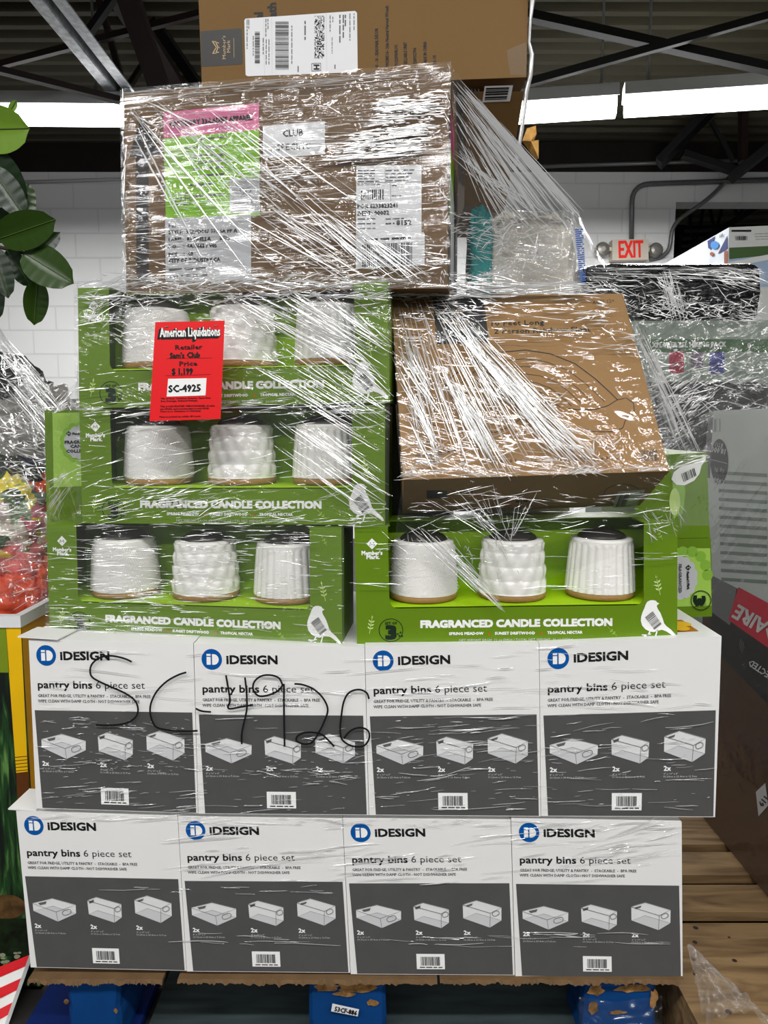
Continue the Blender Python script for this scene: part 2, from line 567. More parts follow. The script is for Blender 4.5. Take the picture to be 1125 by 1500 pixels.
brace('roof_strut', P(1000, 226, 5.1), P(1076, 250, 5.05), 0.09, 0.05, steel_black, 'short black strut sinking towards the bent conduit', 'strut')
brace('roof_strut', P(1042, 178, 5.12), P(1074, 236, 5.08), 0.035, 0.03, steel_black, 'thin short black strut crossing below the long tube light', 'strut')

# bay behind the opening: deck ribs and truss bars
t = thing('bay_grille', (3.2, 7.6, 2.2), 'dark grille of grey slats seen through the opening right of the exit sign', 'grille')
for k in range(9):
    q = MB(); yy = 300 + k * 11
    q.bar(P(1012 - k * 3, yy + 6, 7.4), P(1145, yy, 7.4), 0.03, 0.032, slat_m); q.build('slat', t)
for a, b in (((1010, 310), (1012, 336)), ((1030, 306), (1025, 336)), ((1040, 306), (1046, 336)), ((1057, 306), (1050, 336)), ((1076, 304), (1082, 320)), ((1088, 304), (1082, 320)), ((1013, 342), (1018, 360)), ((1023, 342), (1018, 360)), ((998, 344), (995, 376))):
    q = MB(); q.bar(P(*a, 7.1), P(*b, 7.1), 0.026, 0.026, steel_black); q.build('truss_bar', t)
t = thing('stair', (2.0, 7.6, 0), 'dark sloping stair with a pale handrail in the opening beside the exit sign', 'stair')
sa, sb = P(1000, 372, 6.6), P(1100, 308, 6.6); sd_ = (sb - sa).normalized(); s0 = sa - sd_ * (sa.z / sd_.z - 0.05)
q = MB(); q.bar(s0, sb + sd_ * 0.5, 0.11, 0.06, steel_black); q.build('stringer', t)
ra_, rb_ = P(986, 388, 6.4), P(1062, 342, 6.4); rd_ = (rb_ - ra_).normalized()
q = MB(); q.bar(ra_ - rd_ * 1.5, rb_, 0.05, 0.04, mat('pale rail paint', rgb(190, 190, 190), 0.5)); q.build('handrail', t)
for f_ in (0.0, 1.0):
    pp = (ra_ - rd_ * 1.4).lerp(rb_, f_); q = MB(); q.bar(pp, pp + Vector((0, 0.2, -0.35)), 0.03, 0.03, steel_black); q.build('post', t)

# ------------------------------------------------------------------ lamps
tube_m = mat('fluorescent tube', (1, 1, 1, 1), 0.4, emit=TUBE_STRENGTH)
refl_m = mat('white enamel reflector', rgb(225, 226, 228), 0.4, 0.4)
galv = mat('galvanised steel', rgb(150, 152, 154), 0.35, 0.5, metal=0.6)


def fixture(a, b, lab, lit=True, group=None, broad=0.16, power=None):
    a, b = Vector(a), Vector(b); mid = (a + b) / 2; ax = (b - a).normalized(); L = (b - a).length
    t = thing('tube_light', mid, lab, 'ceiling light', group)
    sd = Vector((-ax.y, ax.x, 0)).normalized(); u = Vector((0, 0, 1))
    q = MB()
    pr = [(-broad / 2, 0.0), (-0.05, 0.075), (0.05, 0.075), (broad / 2, 0.0), (broad / 2 - 0.006, 0.0), (0.046, 0.068), (-0.046, 0.068), (-broad / 2 + 0.006, 0.0)]
    n = len(pr)
    vs = [e + sd * x + u * z for e in (a, b) for x, z in pr]
    q.add(vs, [(i, (i + 1) % n, n + (i + 1) % n, n + i) for i in range(n)] + [tuple(range(n - 1, -1, -1)), tuple(range(n, 2 * n))], refl_m)
    q.build('reflector', t)
    q = MB(); lp = [(-broad / 2 + 0.012, -0.004), (broad / 2 - 0.012, -0.004), (broad / 2 - 0.016, -0.05), (broad / 2 - 0.04, -0.085), (-broad / 2 + 0.04, -0.085), (-broad / 2 + 0.016, -0.05)]
    n = 6; e1, e2 = a + ax * 0.01, b - ax * 0.01
    q.add([e + sd * x + u * z for e in (e1, e2) for x, z in lp], [(i, (i + 1) % n, n + (i + 1) % n, n + i) for i in range(n)] + [tuple(range(n - 1, -1, -1)), tuple(range(n, 2 * n))], tube_m)
    q.build('diffuser', t)
    for e in (0.12, 0.88):
        pp = a.lerp(b, e)
        q = MB(); q.bar(pp + u * 0.075, Vector((pp.x, pp.y, ROOF_Z)), 0.012, 0.012, galv); q.build('hanger', t)
    if lit:
        ld = bpy.data.lights.new('tube_lamp', 'AREA'); ld.shape = 'RECTANGLE'; ld.size = L * 0.97; ld.size_y = 0.11
        ld.energy = power or ROW_POWER; ld.color = (1.0, 0.985, 0.96)
        lo = bpy.data.objects.new('tube_lamp', ld); C.objects.link(lo)
        lo.parent = t; lo.location = (0, 0, -0.09); lo.rotation_euler = (0, 0, math.atan2(ax.y, ax.x))
    return t


# visible row behind the pallet
fixture(P(-260, 156, 3.4), P(196, 160, 3.4), 'long bright tube light hanging behind the rubber plant', broad=0.15, power=WALL_ROW_POWER)
ra, rb = P(700, 160, 3.5), P(1220, 126, 3.15)
fixture(ra, ra.lerp(rb, 0.415), 'bright tube light just right of the wreath carton', broad=0.15, power=WALL_ROW_POWER)
fixture(ra.lerp(rb, 0.43), rb, 'bright tube light running out of the picture at the upper right', broad=0.15, power=WALL_ROW_POWER)
# rows of the same lamps over and behind the viewer
for yy in (-1.9, -4.4):
    for xx in (-3.0, 0.0, 3.0):
        fixture((xx - 1.2, yy, LAMP_Z), (xx + 1.2, yy, LAMP_Z), 'long white tube light in the rows over the viewer', group='tube lights over the viewer')

# ------------------------------------------------------------------ conduits and exit sign on the back wall
def rounded(pts, r, n=5):
    pts = [Vector(p) for p in pts]; out = [pts[0]]
    for i in range(1, len(pts) - 1):
        a = pts[i] + (pts[i - 1] - pts[i]).normalized() * r; b = pts[i] + (pts[i + 1] - pts[i]).normalized() * r
        for k in range(n + 1):
            s_ = k / n; out.append(a * (1 - s_) ** 2 + pts[i] * 2 * s_ * (1 - s_) + b * s_ ** 2)
    return out + [pts[-1]]


cond = mat('grey conduit', rgb(120, 121, 122), 0.4, 0.5, metal=0.5)
cy = WALL_Y - 0.03
q = MB(); q.tube(rounded([P(752, 245, cy), P(1092, 235, cy), P(1040, 290, cy), P(985, 328, cy), P(980, 374, cy), P(952, 379, cy)], 0.1), 0.017, cond)
tag(q.build('conduit', smooth=True), 'bent grey conduit that folds back down to the side of the exit sign', 'conduit')
q = MB(); q.tube(rounded([P(925, 352, cy), P(926, 270, cy), P(1160, 262, cy)], 0.15), 0.02, cond)
tag(q.build('conduit', smooth=True), 'grey conduit rising from the top of the exit sign and turning right', 'conduit')
q = MB(); q.tube([P(20, 267, cy), P(220, 261, cy)], 0.013, mat('bright conduit', rgb(190, 190, 190), 0.4, 0.4))
tag(q.build('conduit', smooth=True), 'thin pale conduit along the wall left of the big brown carton', 'conduit')

beige = mat('beige sign plastic', rgb(206, 198, 184), 0.5, 0.3)
ey = WALL_Y - 0.1
s1 = thing('exit_sign', P(923, 380, ey), 'beige exit sign with red letters and two emergency lamp heads', 'exit sign')
q = MB(); q.hexa([P(897, 351, ey), P(950, 350, ey), P(950, 380, ey), P(897, 381, ey)], Vector((0, 0.1, 0)), beige); q.build('housing', s1)
q = MB(); Face(q, planemap(P(897, 351, ey), P(950, 350, ey), P(950, 380, ey), eps=0.002)).text('EXIT', (907, 377.5), (942, 376.5), 24, mat('exit red', rgb(214, 40, 30), 0.5, 0.2, emit=0.25), bold=0.03, k=1); q.build('lettering', s1)
for cx, cyy in ((883, 365), (961, 366)):
    c = P(cx, cyy, ey + 0.02); q = MB()
    rr = 0.055
    base = len(q.v)
    prof = [(0.035, 0.06), (0.06, 0.03), (0.06, 0.0), (0.045, -0.02), (0.02, -0.025)]
    vs = []
    for r_, d_ in prof:
        for k in range(16):
            an = 2 * PI * k / 16; vs.append(c + Vector((r_ * math.cos(an), d_, r_ * math.sin(an))))
    fs = [(i * 16 + k, i * 16 + (k + 1) % 16, (i + 1) * 16 + (k + 1) % 16, (i + 1) * 16 + k) for i in range(4) for k in range(16)]
    fs += [tuple(range(64, 80))]
    q.add(vs, fs, mat('lamp head grey', rgb(130, 128, 122), 0.3, 0.5, metal=0.4))
    q.bar(c, P(923, 366, ey + 0.06), 0.03, 0.03, beige)
    q.build('lamp_head', s1, smooth=False)

# ================================================================== THE PALLET
blue_p = mat('blue pallet paint', rgb(4, 58, 114), 0.65, 0.2, var=0.12, vscale=14)
woodraw = mat('splintered raw wood', rgb(140, 104, 62), 0.8, 0.15, var=0.6, vscale=60, bump=0.003, bscale=90)
darkboard = mat('dirty blue-grey board', rgb(52, 62, 64), 0.7, 0.2, var=0.3, vscale=8, stretch=(1, 6, 6))
Z0 = P(520, 1428, 0).z
pal = thing('pallet', (0, 0.5, 0), 'blue block pallet with scuffed corner blocks under the whole load', 'pallet')
random.seed(4)


def block(px0, px1, pyt, depth, lo=0.02, damage=True, y0=0.01):
    a = P(px0, pyt, y0); b = P(px1, pyt, y0); zt = min(a.z, Z0 - 0.012)
    q = MB(); n = 14; ch = 0.008
    # rounded block outline, jittered at the rim
    xs0, xs1 = a.x, b.x
    def ring_(yy, ins):
        r = []
        for k in range(4 * n):
            s_ = k // n; f_ = (k % n) / n
            X = [xs0 + (xs1 - xs0) * f_, xs1, xs1 - (xs1 - xs0) * f_, xs0][s_]
            Z = [zt, zt - (zt - lo) * f_, lo, lo + (zt - lo) * f_][s_]
            cx, cz = (xs0 + xs1) / 2, (zt + lo) / 2
            dx, dz = (X - cx), (Z - cz); hx, hz = (xs1 - xs0) / 2, (zt - lo) / 2
            e = min(1.0, 1.11 / max(1.0, (abs(dx / hx) ** 5 + abs(dz / hz) ** 5) ** 0.2))
            jit = (mnoise.noise(Vector((X * 40, yy * 40, Z * 40))) * 0.004)
            r.append(Vector((cx + dx * (e - ins / hx) + jit, yy, cz + dz * (e - ins / hz) + jit)))
        return r
    rings = [ring_(y0 + 0.0, 0.007), ring_(y0 + 0.006, 0.001), ring_(y0 + 0.02, 0), ring_(y0 + depth, 0)]
    m_ = 4 * n
    vs = [v for r in rings for v in r]
    fs = [(i * m_ + k, i * m_ + (k + 1) % m_, (i + 1) * m_ + (k + 1) % m_, (i + 1) * m_ + k) for i in range(3) for k in range(m_)]
    fs += [tuple(range(m_))[::-1], tuple(range(3 * m_, 4 * m_))]
    q.add(vs, fs, blue_p)
    o = q.build('block', pal)
    if damage:
        d = MB(); rnd = random.Random(int(px0))
        for (cx, cyy, w, h, ct) in damage:
            pts = []
            for k in range(14):
                an = 2 * PI * k / 14; r = 0.7 + 0.5 * rnd.random()
                pts.append((cx + w * r * math.cos(an), cyy + h * r * math.sin(an)))
            mp = planemap(P(0, 0, y0 - 0.001), P(10, 0, y0 - 0.001), P(0, 10, y0 - 0.001), eps=0.001)
            d.poly([mp(x, y_, 1 + 0.2 * ct) for x, y_ in pts], woodraw)
        d.build('bare_wood', o)
    return o


b1 = block(95, 175, 1433, 0.1, damage=[(97, 1466, 4, 4, 0), (170, 1480, 3, 4, 0)])
b2 = block(452, 565, 1437, 0.1, damage=[(478, 1446, 18, 6, 0), (525, 1446, 30, 9, 1), (545, 1468, 10, 5, 2), (505, 1455, 16, 4, 3)])
b3 = block(857, 965, 1439, 0.1, damage=[(872, 1450, 12, 8, 0), (925, 1447, 26, 6, 1), (957, 1462, 6, 14, 2), (868, 1475, 8, 10, 3), (905, 1482, 12, 3, 4)])
# paper tag on the middle block
q = MB(); mp = planemap(P(453, 1437, 0.004), P(565, 1437, 0.004), P(500, 1490, 0.004), eps=0.0006)
fc = Face(q, mp); fc.poly([(487, 1469.5), (526, 1478), (524, 1488.5), (485, 1481)], label, 1)
fc.text('53CF-886', (490, 1480), (522, 1486.5), 6.6, ink, bold=0.05, k=2)
o = q.build('number_tag', b2); o['label'] = 'white paper tag printed 53CF-886'
for yy, dd in ((0.35, 0.1), (0.9, 0.1)):
    for xx in (-0.39, -0.045, 0.31):
        q = MB(); q.box((xx, yy + 0.05, 0.07), (0.1, dd, 0.1), blue_p); q.build('block', pal)
for yy in (0.2, 0.42, 0.64, 0.9):
    q = MB(); q.box((-0.04, yy, Z0 - 0.0185), (0.92, 0.13, 0.018), blue_p); q.build('deck_board', pal)
q = MB(); q.box((-0.5, 0.17, 0.012), (0.19, 0.46, 0.02), mat('navy pallet paint', rgb(10, 34, 92), 0.6, 0.2)); q.build('bottom_board', pal)
q = MB(); q.box((0.02, 0.135, 0.012), (0.82, 0.19, 0.02), darkboard); q.build('bottom_board', pal)
q = MB(); q.box((-0.04, 0.5, 0.012), (0.94, 0.14, 0.02), darkboard); q.build('bottom_board', pal)
q = MB(); q.box((-0.04, 0.95, 0.012), (0.94, 0.14, 0.02), darkboard); q.build('bottom_board', pal)

# torn cardboard slip sheets between pallet and boxes
def slip(px0, px1, lab, seed, drop=12):
    rnd = random.Random(seed); q = MB()
    n = 120; zt = Z0 - 0.0012
    top = []; bot = []
    xa = P(px0, 1430, 0).x; xb = P(px1, 1430, 0).x
    front = []
    for i in range(n + 1):
        x = xa + (xb - xa) * i / n
        d = 0.0045 + 0.006 * abs(mnoise.noise(Vector((x * 28 + seed, 0, 0)))) + 0.004 * abs(mnoise.noise(Vector((x * 150 + seed, 2, 0)))) + 0.004 * rnd.random() * (rnd.random() < 0.4)
        y0 = -0.007 + 0.005 * mnoise.noise(Vector((x * 60, seed, 1)))
        front.append((Vector((x, y0, zt - 0.001)), Vector((x, y0 - 0.003, zt - d))))
    vs = [a for a, b in front] + [b for a, b in front] + [Vector((a.x, 0.3, zt)) for a, b in front] + [Vector((a.x, 0.01, zt - 0.0072)) for a, b in front] + [Vector((a.x, 0.3, zt - 0.0072)) for a, b in front]
    m_ = n + 1
    fs = []
    for i in range(n):
        fs += [(i, i + 1, m_ + i + 1, m_ + i), (i, 2 * m_ + i, 2 * m_ + i + 1, i + 1), (m_ + i, m_ + i + 1, 3 * m_ + i + 1, 3 * m_ + i), (3 * m_ + i, 3 * m_ + i + 1, 4 * m_ + i + 1, 4 * m_ + i), (2 * m_ + i, 4 * m_ + i, 4 * m_ + i + 1, 2 * m_ + i + 1)]
    fs += [(0, m_, 3 * m_, 4 * m_, 2 * m_), (n, 2 * m_ + n, 4 * m_ + n, 3 * m_ + n, m_ + n)]
    q.add(vs, fs, kraftdark)
    tag(q.build('cardboard_sheet'), lab, 'cardboard')


slip(44, 240, 'torn kraft cardboard sheet over the left pallet block', 1)
slip(262, 640, 'long torn kraft cardboard sheet under the middle white boxes', 2)
slip(644, 1000, 'torn kraft cardboard sheet over the right pallet block', 3)

# ------------------------------------------------------------------ pantry bin boxes
REF = [(502, 1197), (747, 1199), (752, 1428), (515, 1427)]
ref = invq(REF)


def cz(cx, cyy):                      # coordinates read on one box of the bottom row
    u, v = ref(500 + cx / 4.327, 1190 + cyy / 4.327)
    return (u * 1000, v * 950)


BINS = (
    # (outline, back-left handle, front handle, inner lines)
    dict(out=[(95, 608), (225, 572), (378, 612), (378, 668), (258, 722), (98, 655)],
         rim=[(95, 608), (225, 572), (378, 612), (248, 660)], fh=(318, 660, 30, 16, -20), bh=[(132, 605), (188, 592), (180, 610), (145, 618)],
         base=[(98, 655), (228, 622), (378, 668), (258, 722)], edge=[(248, 660), (258, 722)]),
    dict(out=[(455, 582), (515, 558), (678, 600), (678, 688), (630, 722), (462, 670)],
         rim=[(455, 582), (515, 558), (678, 600), (630, 630)], fh=(655, 634, 19, 15, -25), bh=[(465, 588), (500, 575), (498, 592), (470, 602)],
         base=[(462, 670), (520, 645), (678, 688), (630, 722)], edge=[(630, 630), (630, 722)]),
    dict(out=[(765, 572), (850, 542), (1008, 588), (1008, 672), (935, 718), (768, 658)],
         rim=[(765, 572), (850, 542), (1008, 588), (938, 625)], fh=(972, 626, 22, 15, -25), bh=[(785, 575), (828, 562), (822, 576), (792, 585)],
         base=[(768, 658), (850, 625), (1008, 672), (935, 718)], edge=[(938, 625), (935, 718)]),
)
PB_N = 0


def pantry_box(q, lab, group, Y=0.0, depth=0.36, flap=None):
    global PB_N
    PB_N += 1
    rnd = random.Random(11)
    Q = [P(x, y, Y) for x, y in q]
    base = (Q[2] + Q[3]) / 2 + Vector((0, depth / 2, 0))
    t = thing('pantry_bin_box', base, lab, 'box', group)
    mb = MB()
    d = [Vector((0, depth, 0)) for _ in range(4)]
    mb.hexa(Q, d, white)
    m = uvmap(Q, 1000, 950)
    fc = Face(mb, m)
    g = [cz(34, 436)[1] / 950]
    vg = 0.405
    e = 18
    fc.poly([(e, 950 * vg + 4), (1000 - e, 950 * vg - 4), (1000 - e * 0.6, 950 * 0.996), (e * 2.2, 950 * 0.996)], grey, 1)
    o = mb.build('carton', t)
    # logo
    mb = MB(); fc = Face(mb, m)
    cx, cyy = cz(122, 118)
    fc.disc(cx, cyy, 60, 57, blue, 1)
    fc.poly([(cx - 30, cyy - 14), (cx - 6, cyy - 14), (cx - 6, cyy + 29), (cx - 30, cyy + 29)], whiteink, 2)
    fc.rect(cx - 30, cyy - 30, cx - 6, cyy - 19, whiteink, 2)
    fc.poly([(cx + 2, cyy - 29), (cx + 12, cyy - 29)] + [(cx + 12 + 29 * math.sin(math.radians(a)), cyy - 29 * math.cos(math.radians(a))) for a in range(15, 180, 15)] + [(cx + 12, cyy + 29), (cx + 2, cyy + 29)], whiteink, 2)
    fc.text('iDESIGN', (cz(216, 142)), (cz(528, 140)), 44, ink, bold=0.06, k=1, res=2)
    mb.build('logo', t)
    mb = MB(); fc = Face(mb, m)
    a, b = cz(72, 308), cz(418, 306)
    fc.text('pantry bins', a, b, 40, ink, bold=0.035, k=1, res=2)
    a, b = cz(443, 306), cz(757, 303)
    fc.text('6 piece set', a, b, 40, ink, k=1, res=2)
    fc.text('GREAT FOR FRIDGE, UTILITY & PANTRY  -  STACKABLE  -  BPA FREE', cz(72, 360), cz(793, 356), 16, greyink, bold=0.03, k=1)
    fc.text('WIPE CLEAN WITH DAMP CLOTH - NOT DISHWASHER SAFE', cz(72, 391), cz(722, 388), 16, greyink, bold=0.03, k=1)
    mb.build('printed_title', t)
    for (x, y_), (l1, w1), (l2, w2) in (((105, 765), ('8" x 10" x 3"', 80), ('20.32cm x 25.4cm x 7.62cm', 200)), ((472, 765), ('4" x 10" x 5"', 85), ('10.16cm x 25.4cm x 12.7cm', 190)), ((773, 765), ('6" x 10" x 5"', 85), ('15.24cm x 25.4cm x 12.7cm', 195))):
        mb = MB(); fc = Face(mb, m)
        fc.text('2x', cz(x, y_), cz(x + 40, y_), 25, whiteink, bold=0.05, k=2)
        fc.text(l1, cz(x, y_ + 22), cz(x + w1, y_ + 22), 9, paleink, k=2)
        fc.text(l2, cz(x, y_ + 38), cz(x + w2, y_ + 38), 9, paleink, k=2)
        mb.build('size_print', t)
    for B in BINS:
        mb = MB(); fc = Face(mb, m)
        fc.poly([cz(*p) for p in B['out']], binfill, 2)
        fc.poly([cz(*p) for p in B['base']], binfill2, 3)
        fc.line([cz(*p) for p in B['rim']], 4, binline, 4, True)
        fc.line([cz(*p) for p in B['base']], 2.0, binline, 4, True)
        fc.line([cz(*p) for p in B['edge']], 2.5, binline, 4)
        fc.poly([cz(*p) for p in B['bh']], greyink, 4)
        hx, hy, hw, hh, ang = B['fh']
        ca, sa = math.cos(math.radians(ang)), math.sin(math.radians(ang))
        fc.line([cz(hx + hw * math.copysign(abs(math.cos(2 * PI * i / 20)) ** 0.6, math.cos(2 * PI * i / 20)) * ca - hh * math.sin(2 * PI * i / 20) * sa, hy + hw * math.copysign(abs(math.cos(2 * PI * i / 20)) ** 0.6, math.cos(2 * PI * i / 20)) * sa + hh * math.sin(2 * PI * i / 20) * ca) for i in range(20)], 4, binline, 5, True)
        mb.build('bin_picture', t)
    mb = MB(); fc = Face(mb, m)
    x0, y0 = cz(474, 890); x1, y1 = cz(654, 990)
    fc.rect(x0, y0, x1, y1, whiteink, 2)
    xa, ya = cz(502, 908); xb, yb = cz(625, 966)
    fc.barcode([(xa, ya), (xb, ya), (xb, yb), (xa, yb)], ink, rnd, 22, 3)
    fc.greek((xa - 8, yb + 14), (xb + 12, yb + 14), 10, ink, rnd, 3)
    mb.build('barcode', t)
    if flap:
        flap(t, Q)
    return t


def flap_left1(t, Q):                 # picture printed on the box top, bare where the box above is set back
    mb = MB(); tl, tr = Q[0], Q[1]
    d = Vector((0, 0.36, 0))
    m = uvmap([tl + d, tr + d, tr, tl], 100, 100, eps=0.0006)
    fc = Face(mb, m)
    fc.rect(2, 40, 30, 92, mat('print sky blue', rgb(120, 168, 206), 0.5), 1)
    fc.poly([(4, 60), (16, 50), (24, 70), (10, 84)], whiteink, 2)
    fc.poly([(8, 88), (15, 78), (22, 88)], blue, 2)
    fc.poly([(16, 74), (22, 66), (25, 80)], mat('print yellow', rgb(226, 190, 40), 0.5), 3)
    mb.build('top_picture', t)
    mb = MB()
    mb.hexa([tl + Vector((-0.012, 0.0, 0.004)), tl + Vector((0.03, 0.0, 0.001)), tl + Vector((0.03, 0, -0.001)), tl + Vector((-0.012, 0, 0.002))], Vector((0.004, 0.06, 0.001)), white)
    mb.build('flap', t)


def flap_left2(t, Q):
    mb = MB(); tl = Q[0]
    mb.hexa([tl + Vector((-0.014, -0.004, 0.007)), tl + Vector((0.045, -0.004, 0.003)), tl + Vector((0.045, -0.004, 0.001)), tl + Vector((-0.014, -0.004, 0.005))], Vector((0.006, 0.05, 0.0)), white)
    mb.build('flap', t)


def flap_right2(t, Q):
    mb = MB(); tl, tr = Q[0], Q[1]; d = Vector((0, 0.36, 0))
    m = uvmap([tl + d, tr + d, tr, tl], 100, 100, eps=0.0006); fc = Face(mb, m)
    yel = mat('print mango yellow', rgb(236, 186, 20), 0.5); amb = mat('print amber', rgb(176, 110, 20), 0.5)
    fc.rect(55, 74, 92, 92, amb, 1)
    for k, (x, y) in enumerate(((60, 84), (68, 80), (70, 88), (78, 82), (84, 88), (88, 82), (62, 88))):
        fc.disc(x, y, 5, 4, yel, 2 + 0.3 * k, 16)
    fc.rect(55, 50, 90, 70, mat('print leaf green', rgb(110, 140, 50), 0.5), 1)
    mb.build('top_picture', t)


ROW1 = [
    ([(23.6, 1188), (260, 1195.5), (273, 1422), (45, 1417)], 'bottom row white and charcoal pantry bin box, at the left end of its row', flap_left1),
    ([(260.7, 1195.6), (501.4, 1200), (513, 1425), (273.6, 1423)], 'bottom row pantry bin box, second from the left end, below the written 4', None),
    ([(502, 1199), (748, 1201), (754, 1428.5), (513.8, 1427)], 'bottom row pantry bin box, third from the left end, over the tagged middle block', None),
    ([(748.8, 1198), (998.5, 1204), (1000, 1433), (755, 1430)], 'bottom row pantry bin box at the right end, beside the bare wooden pallet', None),
]
ROW2 = [
    ([(42, 937.5), (283, 942), (290, 1191.5), (53, 1184)], 'upper row pantry bin box at the left end, marked S C in black marker', flap_left2),
    ([(284, 943), (534, 948), (540, 1194), (290.6, 1192)], 'upper row pantry bin box, second from the left end, marked 4926 in black marker', None),
    ([(534.6, 946), (789.5, 943), (792, 1196), (540.6, 1194)], 'upper row pantry bin box, third from the left end, with a dented white edge', None),
    ([(790.2, 943), (1057, 932), (1047.5, 1197), (792.6, 1195.5)], 'upper row pantry bin box at the right end, yellow fruit picture on its top', flap_right2),
]
for q, lab, fl in ROW1:
    pantry_box(q, lab, 'pantry bin boxes on the pallet', 0.0, 0.36, fl)
for q, lab, fl in ROW2:
    pantry_box(q, lab, 'pantry bin boxes on the pallet', -0.004, 0.36, fl)

# ------------------------------------------------------------------ candle boxes
CREF = [(519, 770.5), (992.5, 763), (992, 939), (523, 945)]
cref = invq(CREF)


def c2(px, py):                       # coordinates read on the lower right candle box
    u, v = cref(px, py)
    return (u * 1000, v * 372)


def c2c(cx, cyy):
    return c2(750 + cx / 3.629, 755 + cyy / 3.629)


def c2l(cx, cyy):
    return c2(510 + cx / 4.5, 755 + cyy / 4.5)


BIRD = [(783, 465), (770, 459), (765, 451), (750, 447), (733, 448), (718, 456), (709, 472), (703, 490), (693, 512), (686, 535), (684, 558), (691, 584), (708, 603), (730, 615), (752, 619), (775, 612), (796, 606), (820, 615), (845, 632), (864, 647), (873, 645), (868, 632), (845, 606), (822, 588), (808, 572), (800, 545), (788, 515), (775, 495), (769, 480), (772, 472)]


def sprig(fc, base, tip, n, size, mt, k=1):
    bx, by = base; tx, ty = tip; L = math.hypot(tx - bx, ty - by); ux, uy = (tx - bx) / L, (ty - by) / L
    fc.line([base, tip], size * 0.12, mt, k)
    for i in range(n):
        f = 0.25 + 0.75 * i / n
        for sg in ((-1, 1) if i < n - 1 else (0,)):
            px, py = bx + (tx - bx) * f, by + (ty - by) * f
            a = math.atan2(uy, ux) + sg * 0.9
            vx, vy = math.cos(a), math.sin(a)
            fc.poly([(px, py), (px + vx * size * 0.5 - vy * size * 0.2, py + vy * size * 0.5 + vx * size * 0.2), (px + vx * size, py + vy * size), (px + vx * size * 0.5 + vy * size * 0.2, py + vy * size * 0.5 - vx * size * 0.2)], mt, k)


def mm_logo(fc, cx, cy, s, mt, hole, k=1):
    """diamond with a folded M"""
    fc.poly([(cx, cy - s), (cx + s, cy), (cx, cy + s), (cx - s, cy)], mt, k)
    fc.line([(cx - s * 0.42, cy + s * 0.32), (cx - s * 0.3, cy - s * 0.25), (cx, cy + s * 0.15), (cx + s * 0.3, cy - s * 0.25), (cx + s * 0.42, cy + s * 0.32)], s * 0.16, hole, k + 1)


# one jar of each pattern; the twelve candles share their meshes
JR0, JR1, JH, JC = 0.0525, 0.0462, 0.081, 0.0095


def jar_profile():
    pr = []
    n = 84
    for i in range(n + 1):
        f = i / n
        r = JR0 + (JR1 - JR0) * f ** 1.15
        if f > 0.965:
            r -= 0.0035 * ((f - 0.965) / 0.035) ** 2
        pr.append((r, JC + f * JH))
    return pr


def d_chevron(th, z, k):
    f = (z - JC) / JH
    if f < 0.03 or f > 0.9:
        return 0
    a = (th / (2 * PI) * 5 + 0.25) % 1.0
    tri = abs(a - 0.5) * 2
    v = math.sin(2 * PI * (z + 0.085 * tri) / 0.0095)
    return 0.0019 * max(-1, min(1, v * 1.3))


def d_petal(th, z, k):
    f = (z - JC) / JH
    if f < 0.02 or f > 0.93:
        return 0
    row = (z - JC) / 0.021
    ph = PI * (int(math.floor(row)) % 2)
    u = math.cos(14 * th + ph) * 0.5 + 0.5
    q_ = row % 1.0
    w = math.sin(PI * q_ ** 1.5)
    return 0.0026 * (u ** 0.9) * (w ** 0.7) - 0.0008


def d_flute(th, z, k):
    f = (z - JC) / JH
    e = min(1, max(0, (0.93 - f) / 0.06))
    return 0.0022 * (abs(math.cos(13 * th)) - 0.6) * e


def candle_proto(kind, disp):
    r = bpy.data.objects.new('candle', None); C.objects.link(r); ORG[r.name] = Vector((0, 0, 0))
    q = MB(); q.lathe(jar_profile(), glaze, 200, disp); q.build('jar', r, smooth=True)
    q = MB(); q.lathe([(JR0 - 0.003, 0.0), (JR0 - 0.0005, 0.0015), (JR0 + 0.0002, JC - 0.001), (JR0 - 0.001, JC)], cork, 64); q.build('cork_base', r, smooth=True)
    q = MB(); zt = JC + JH
    pr = [(JR1 * 0.78, zt - 0.002)] + [(JR1 * 0.78 * math.cos(a * PI / 20) + 0.0005, zt + 0.0135 * math.sin(a * PI / 20)) for a in range(0, 10)]
    q.lathe(pr, lidmat, 48); q.build('lid', r, smooth=True)
    return r


PROTO = [('chevron-ribbed', candle_proto('chevron', d_chevron)), ('petal-embossed', candle_proto('petal', d_petal)), ('straight-fluted', candle_proto('flute', d_flute))]
USED = set()


def place_candle(i, loc, rz, where):
    kind, pr = PROTO[i]
    if i not in USED:
        USED.add(i); r = pr
    else:
        r = pr.copy(); C.objects.link(r)
        for ch in pr.children:
            c = ch.copy(); C.objects.link(c); c.parent = r
    r.location = loc; r.rotation_euler = (0, 0, rz)
    tag(r, 'white %s ceramic candle with dark lid in the %s' % (kind, where), 'candle', 'white candles in the green gift boxes')


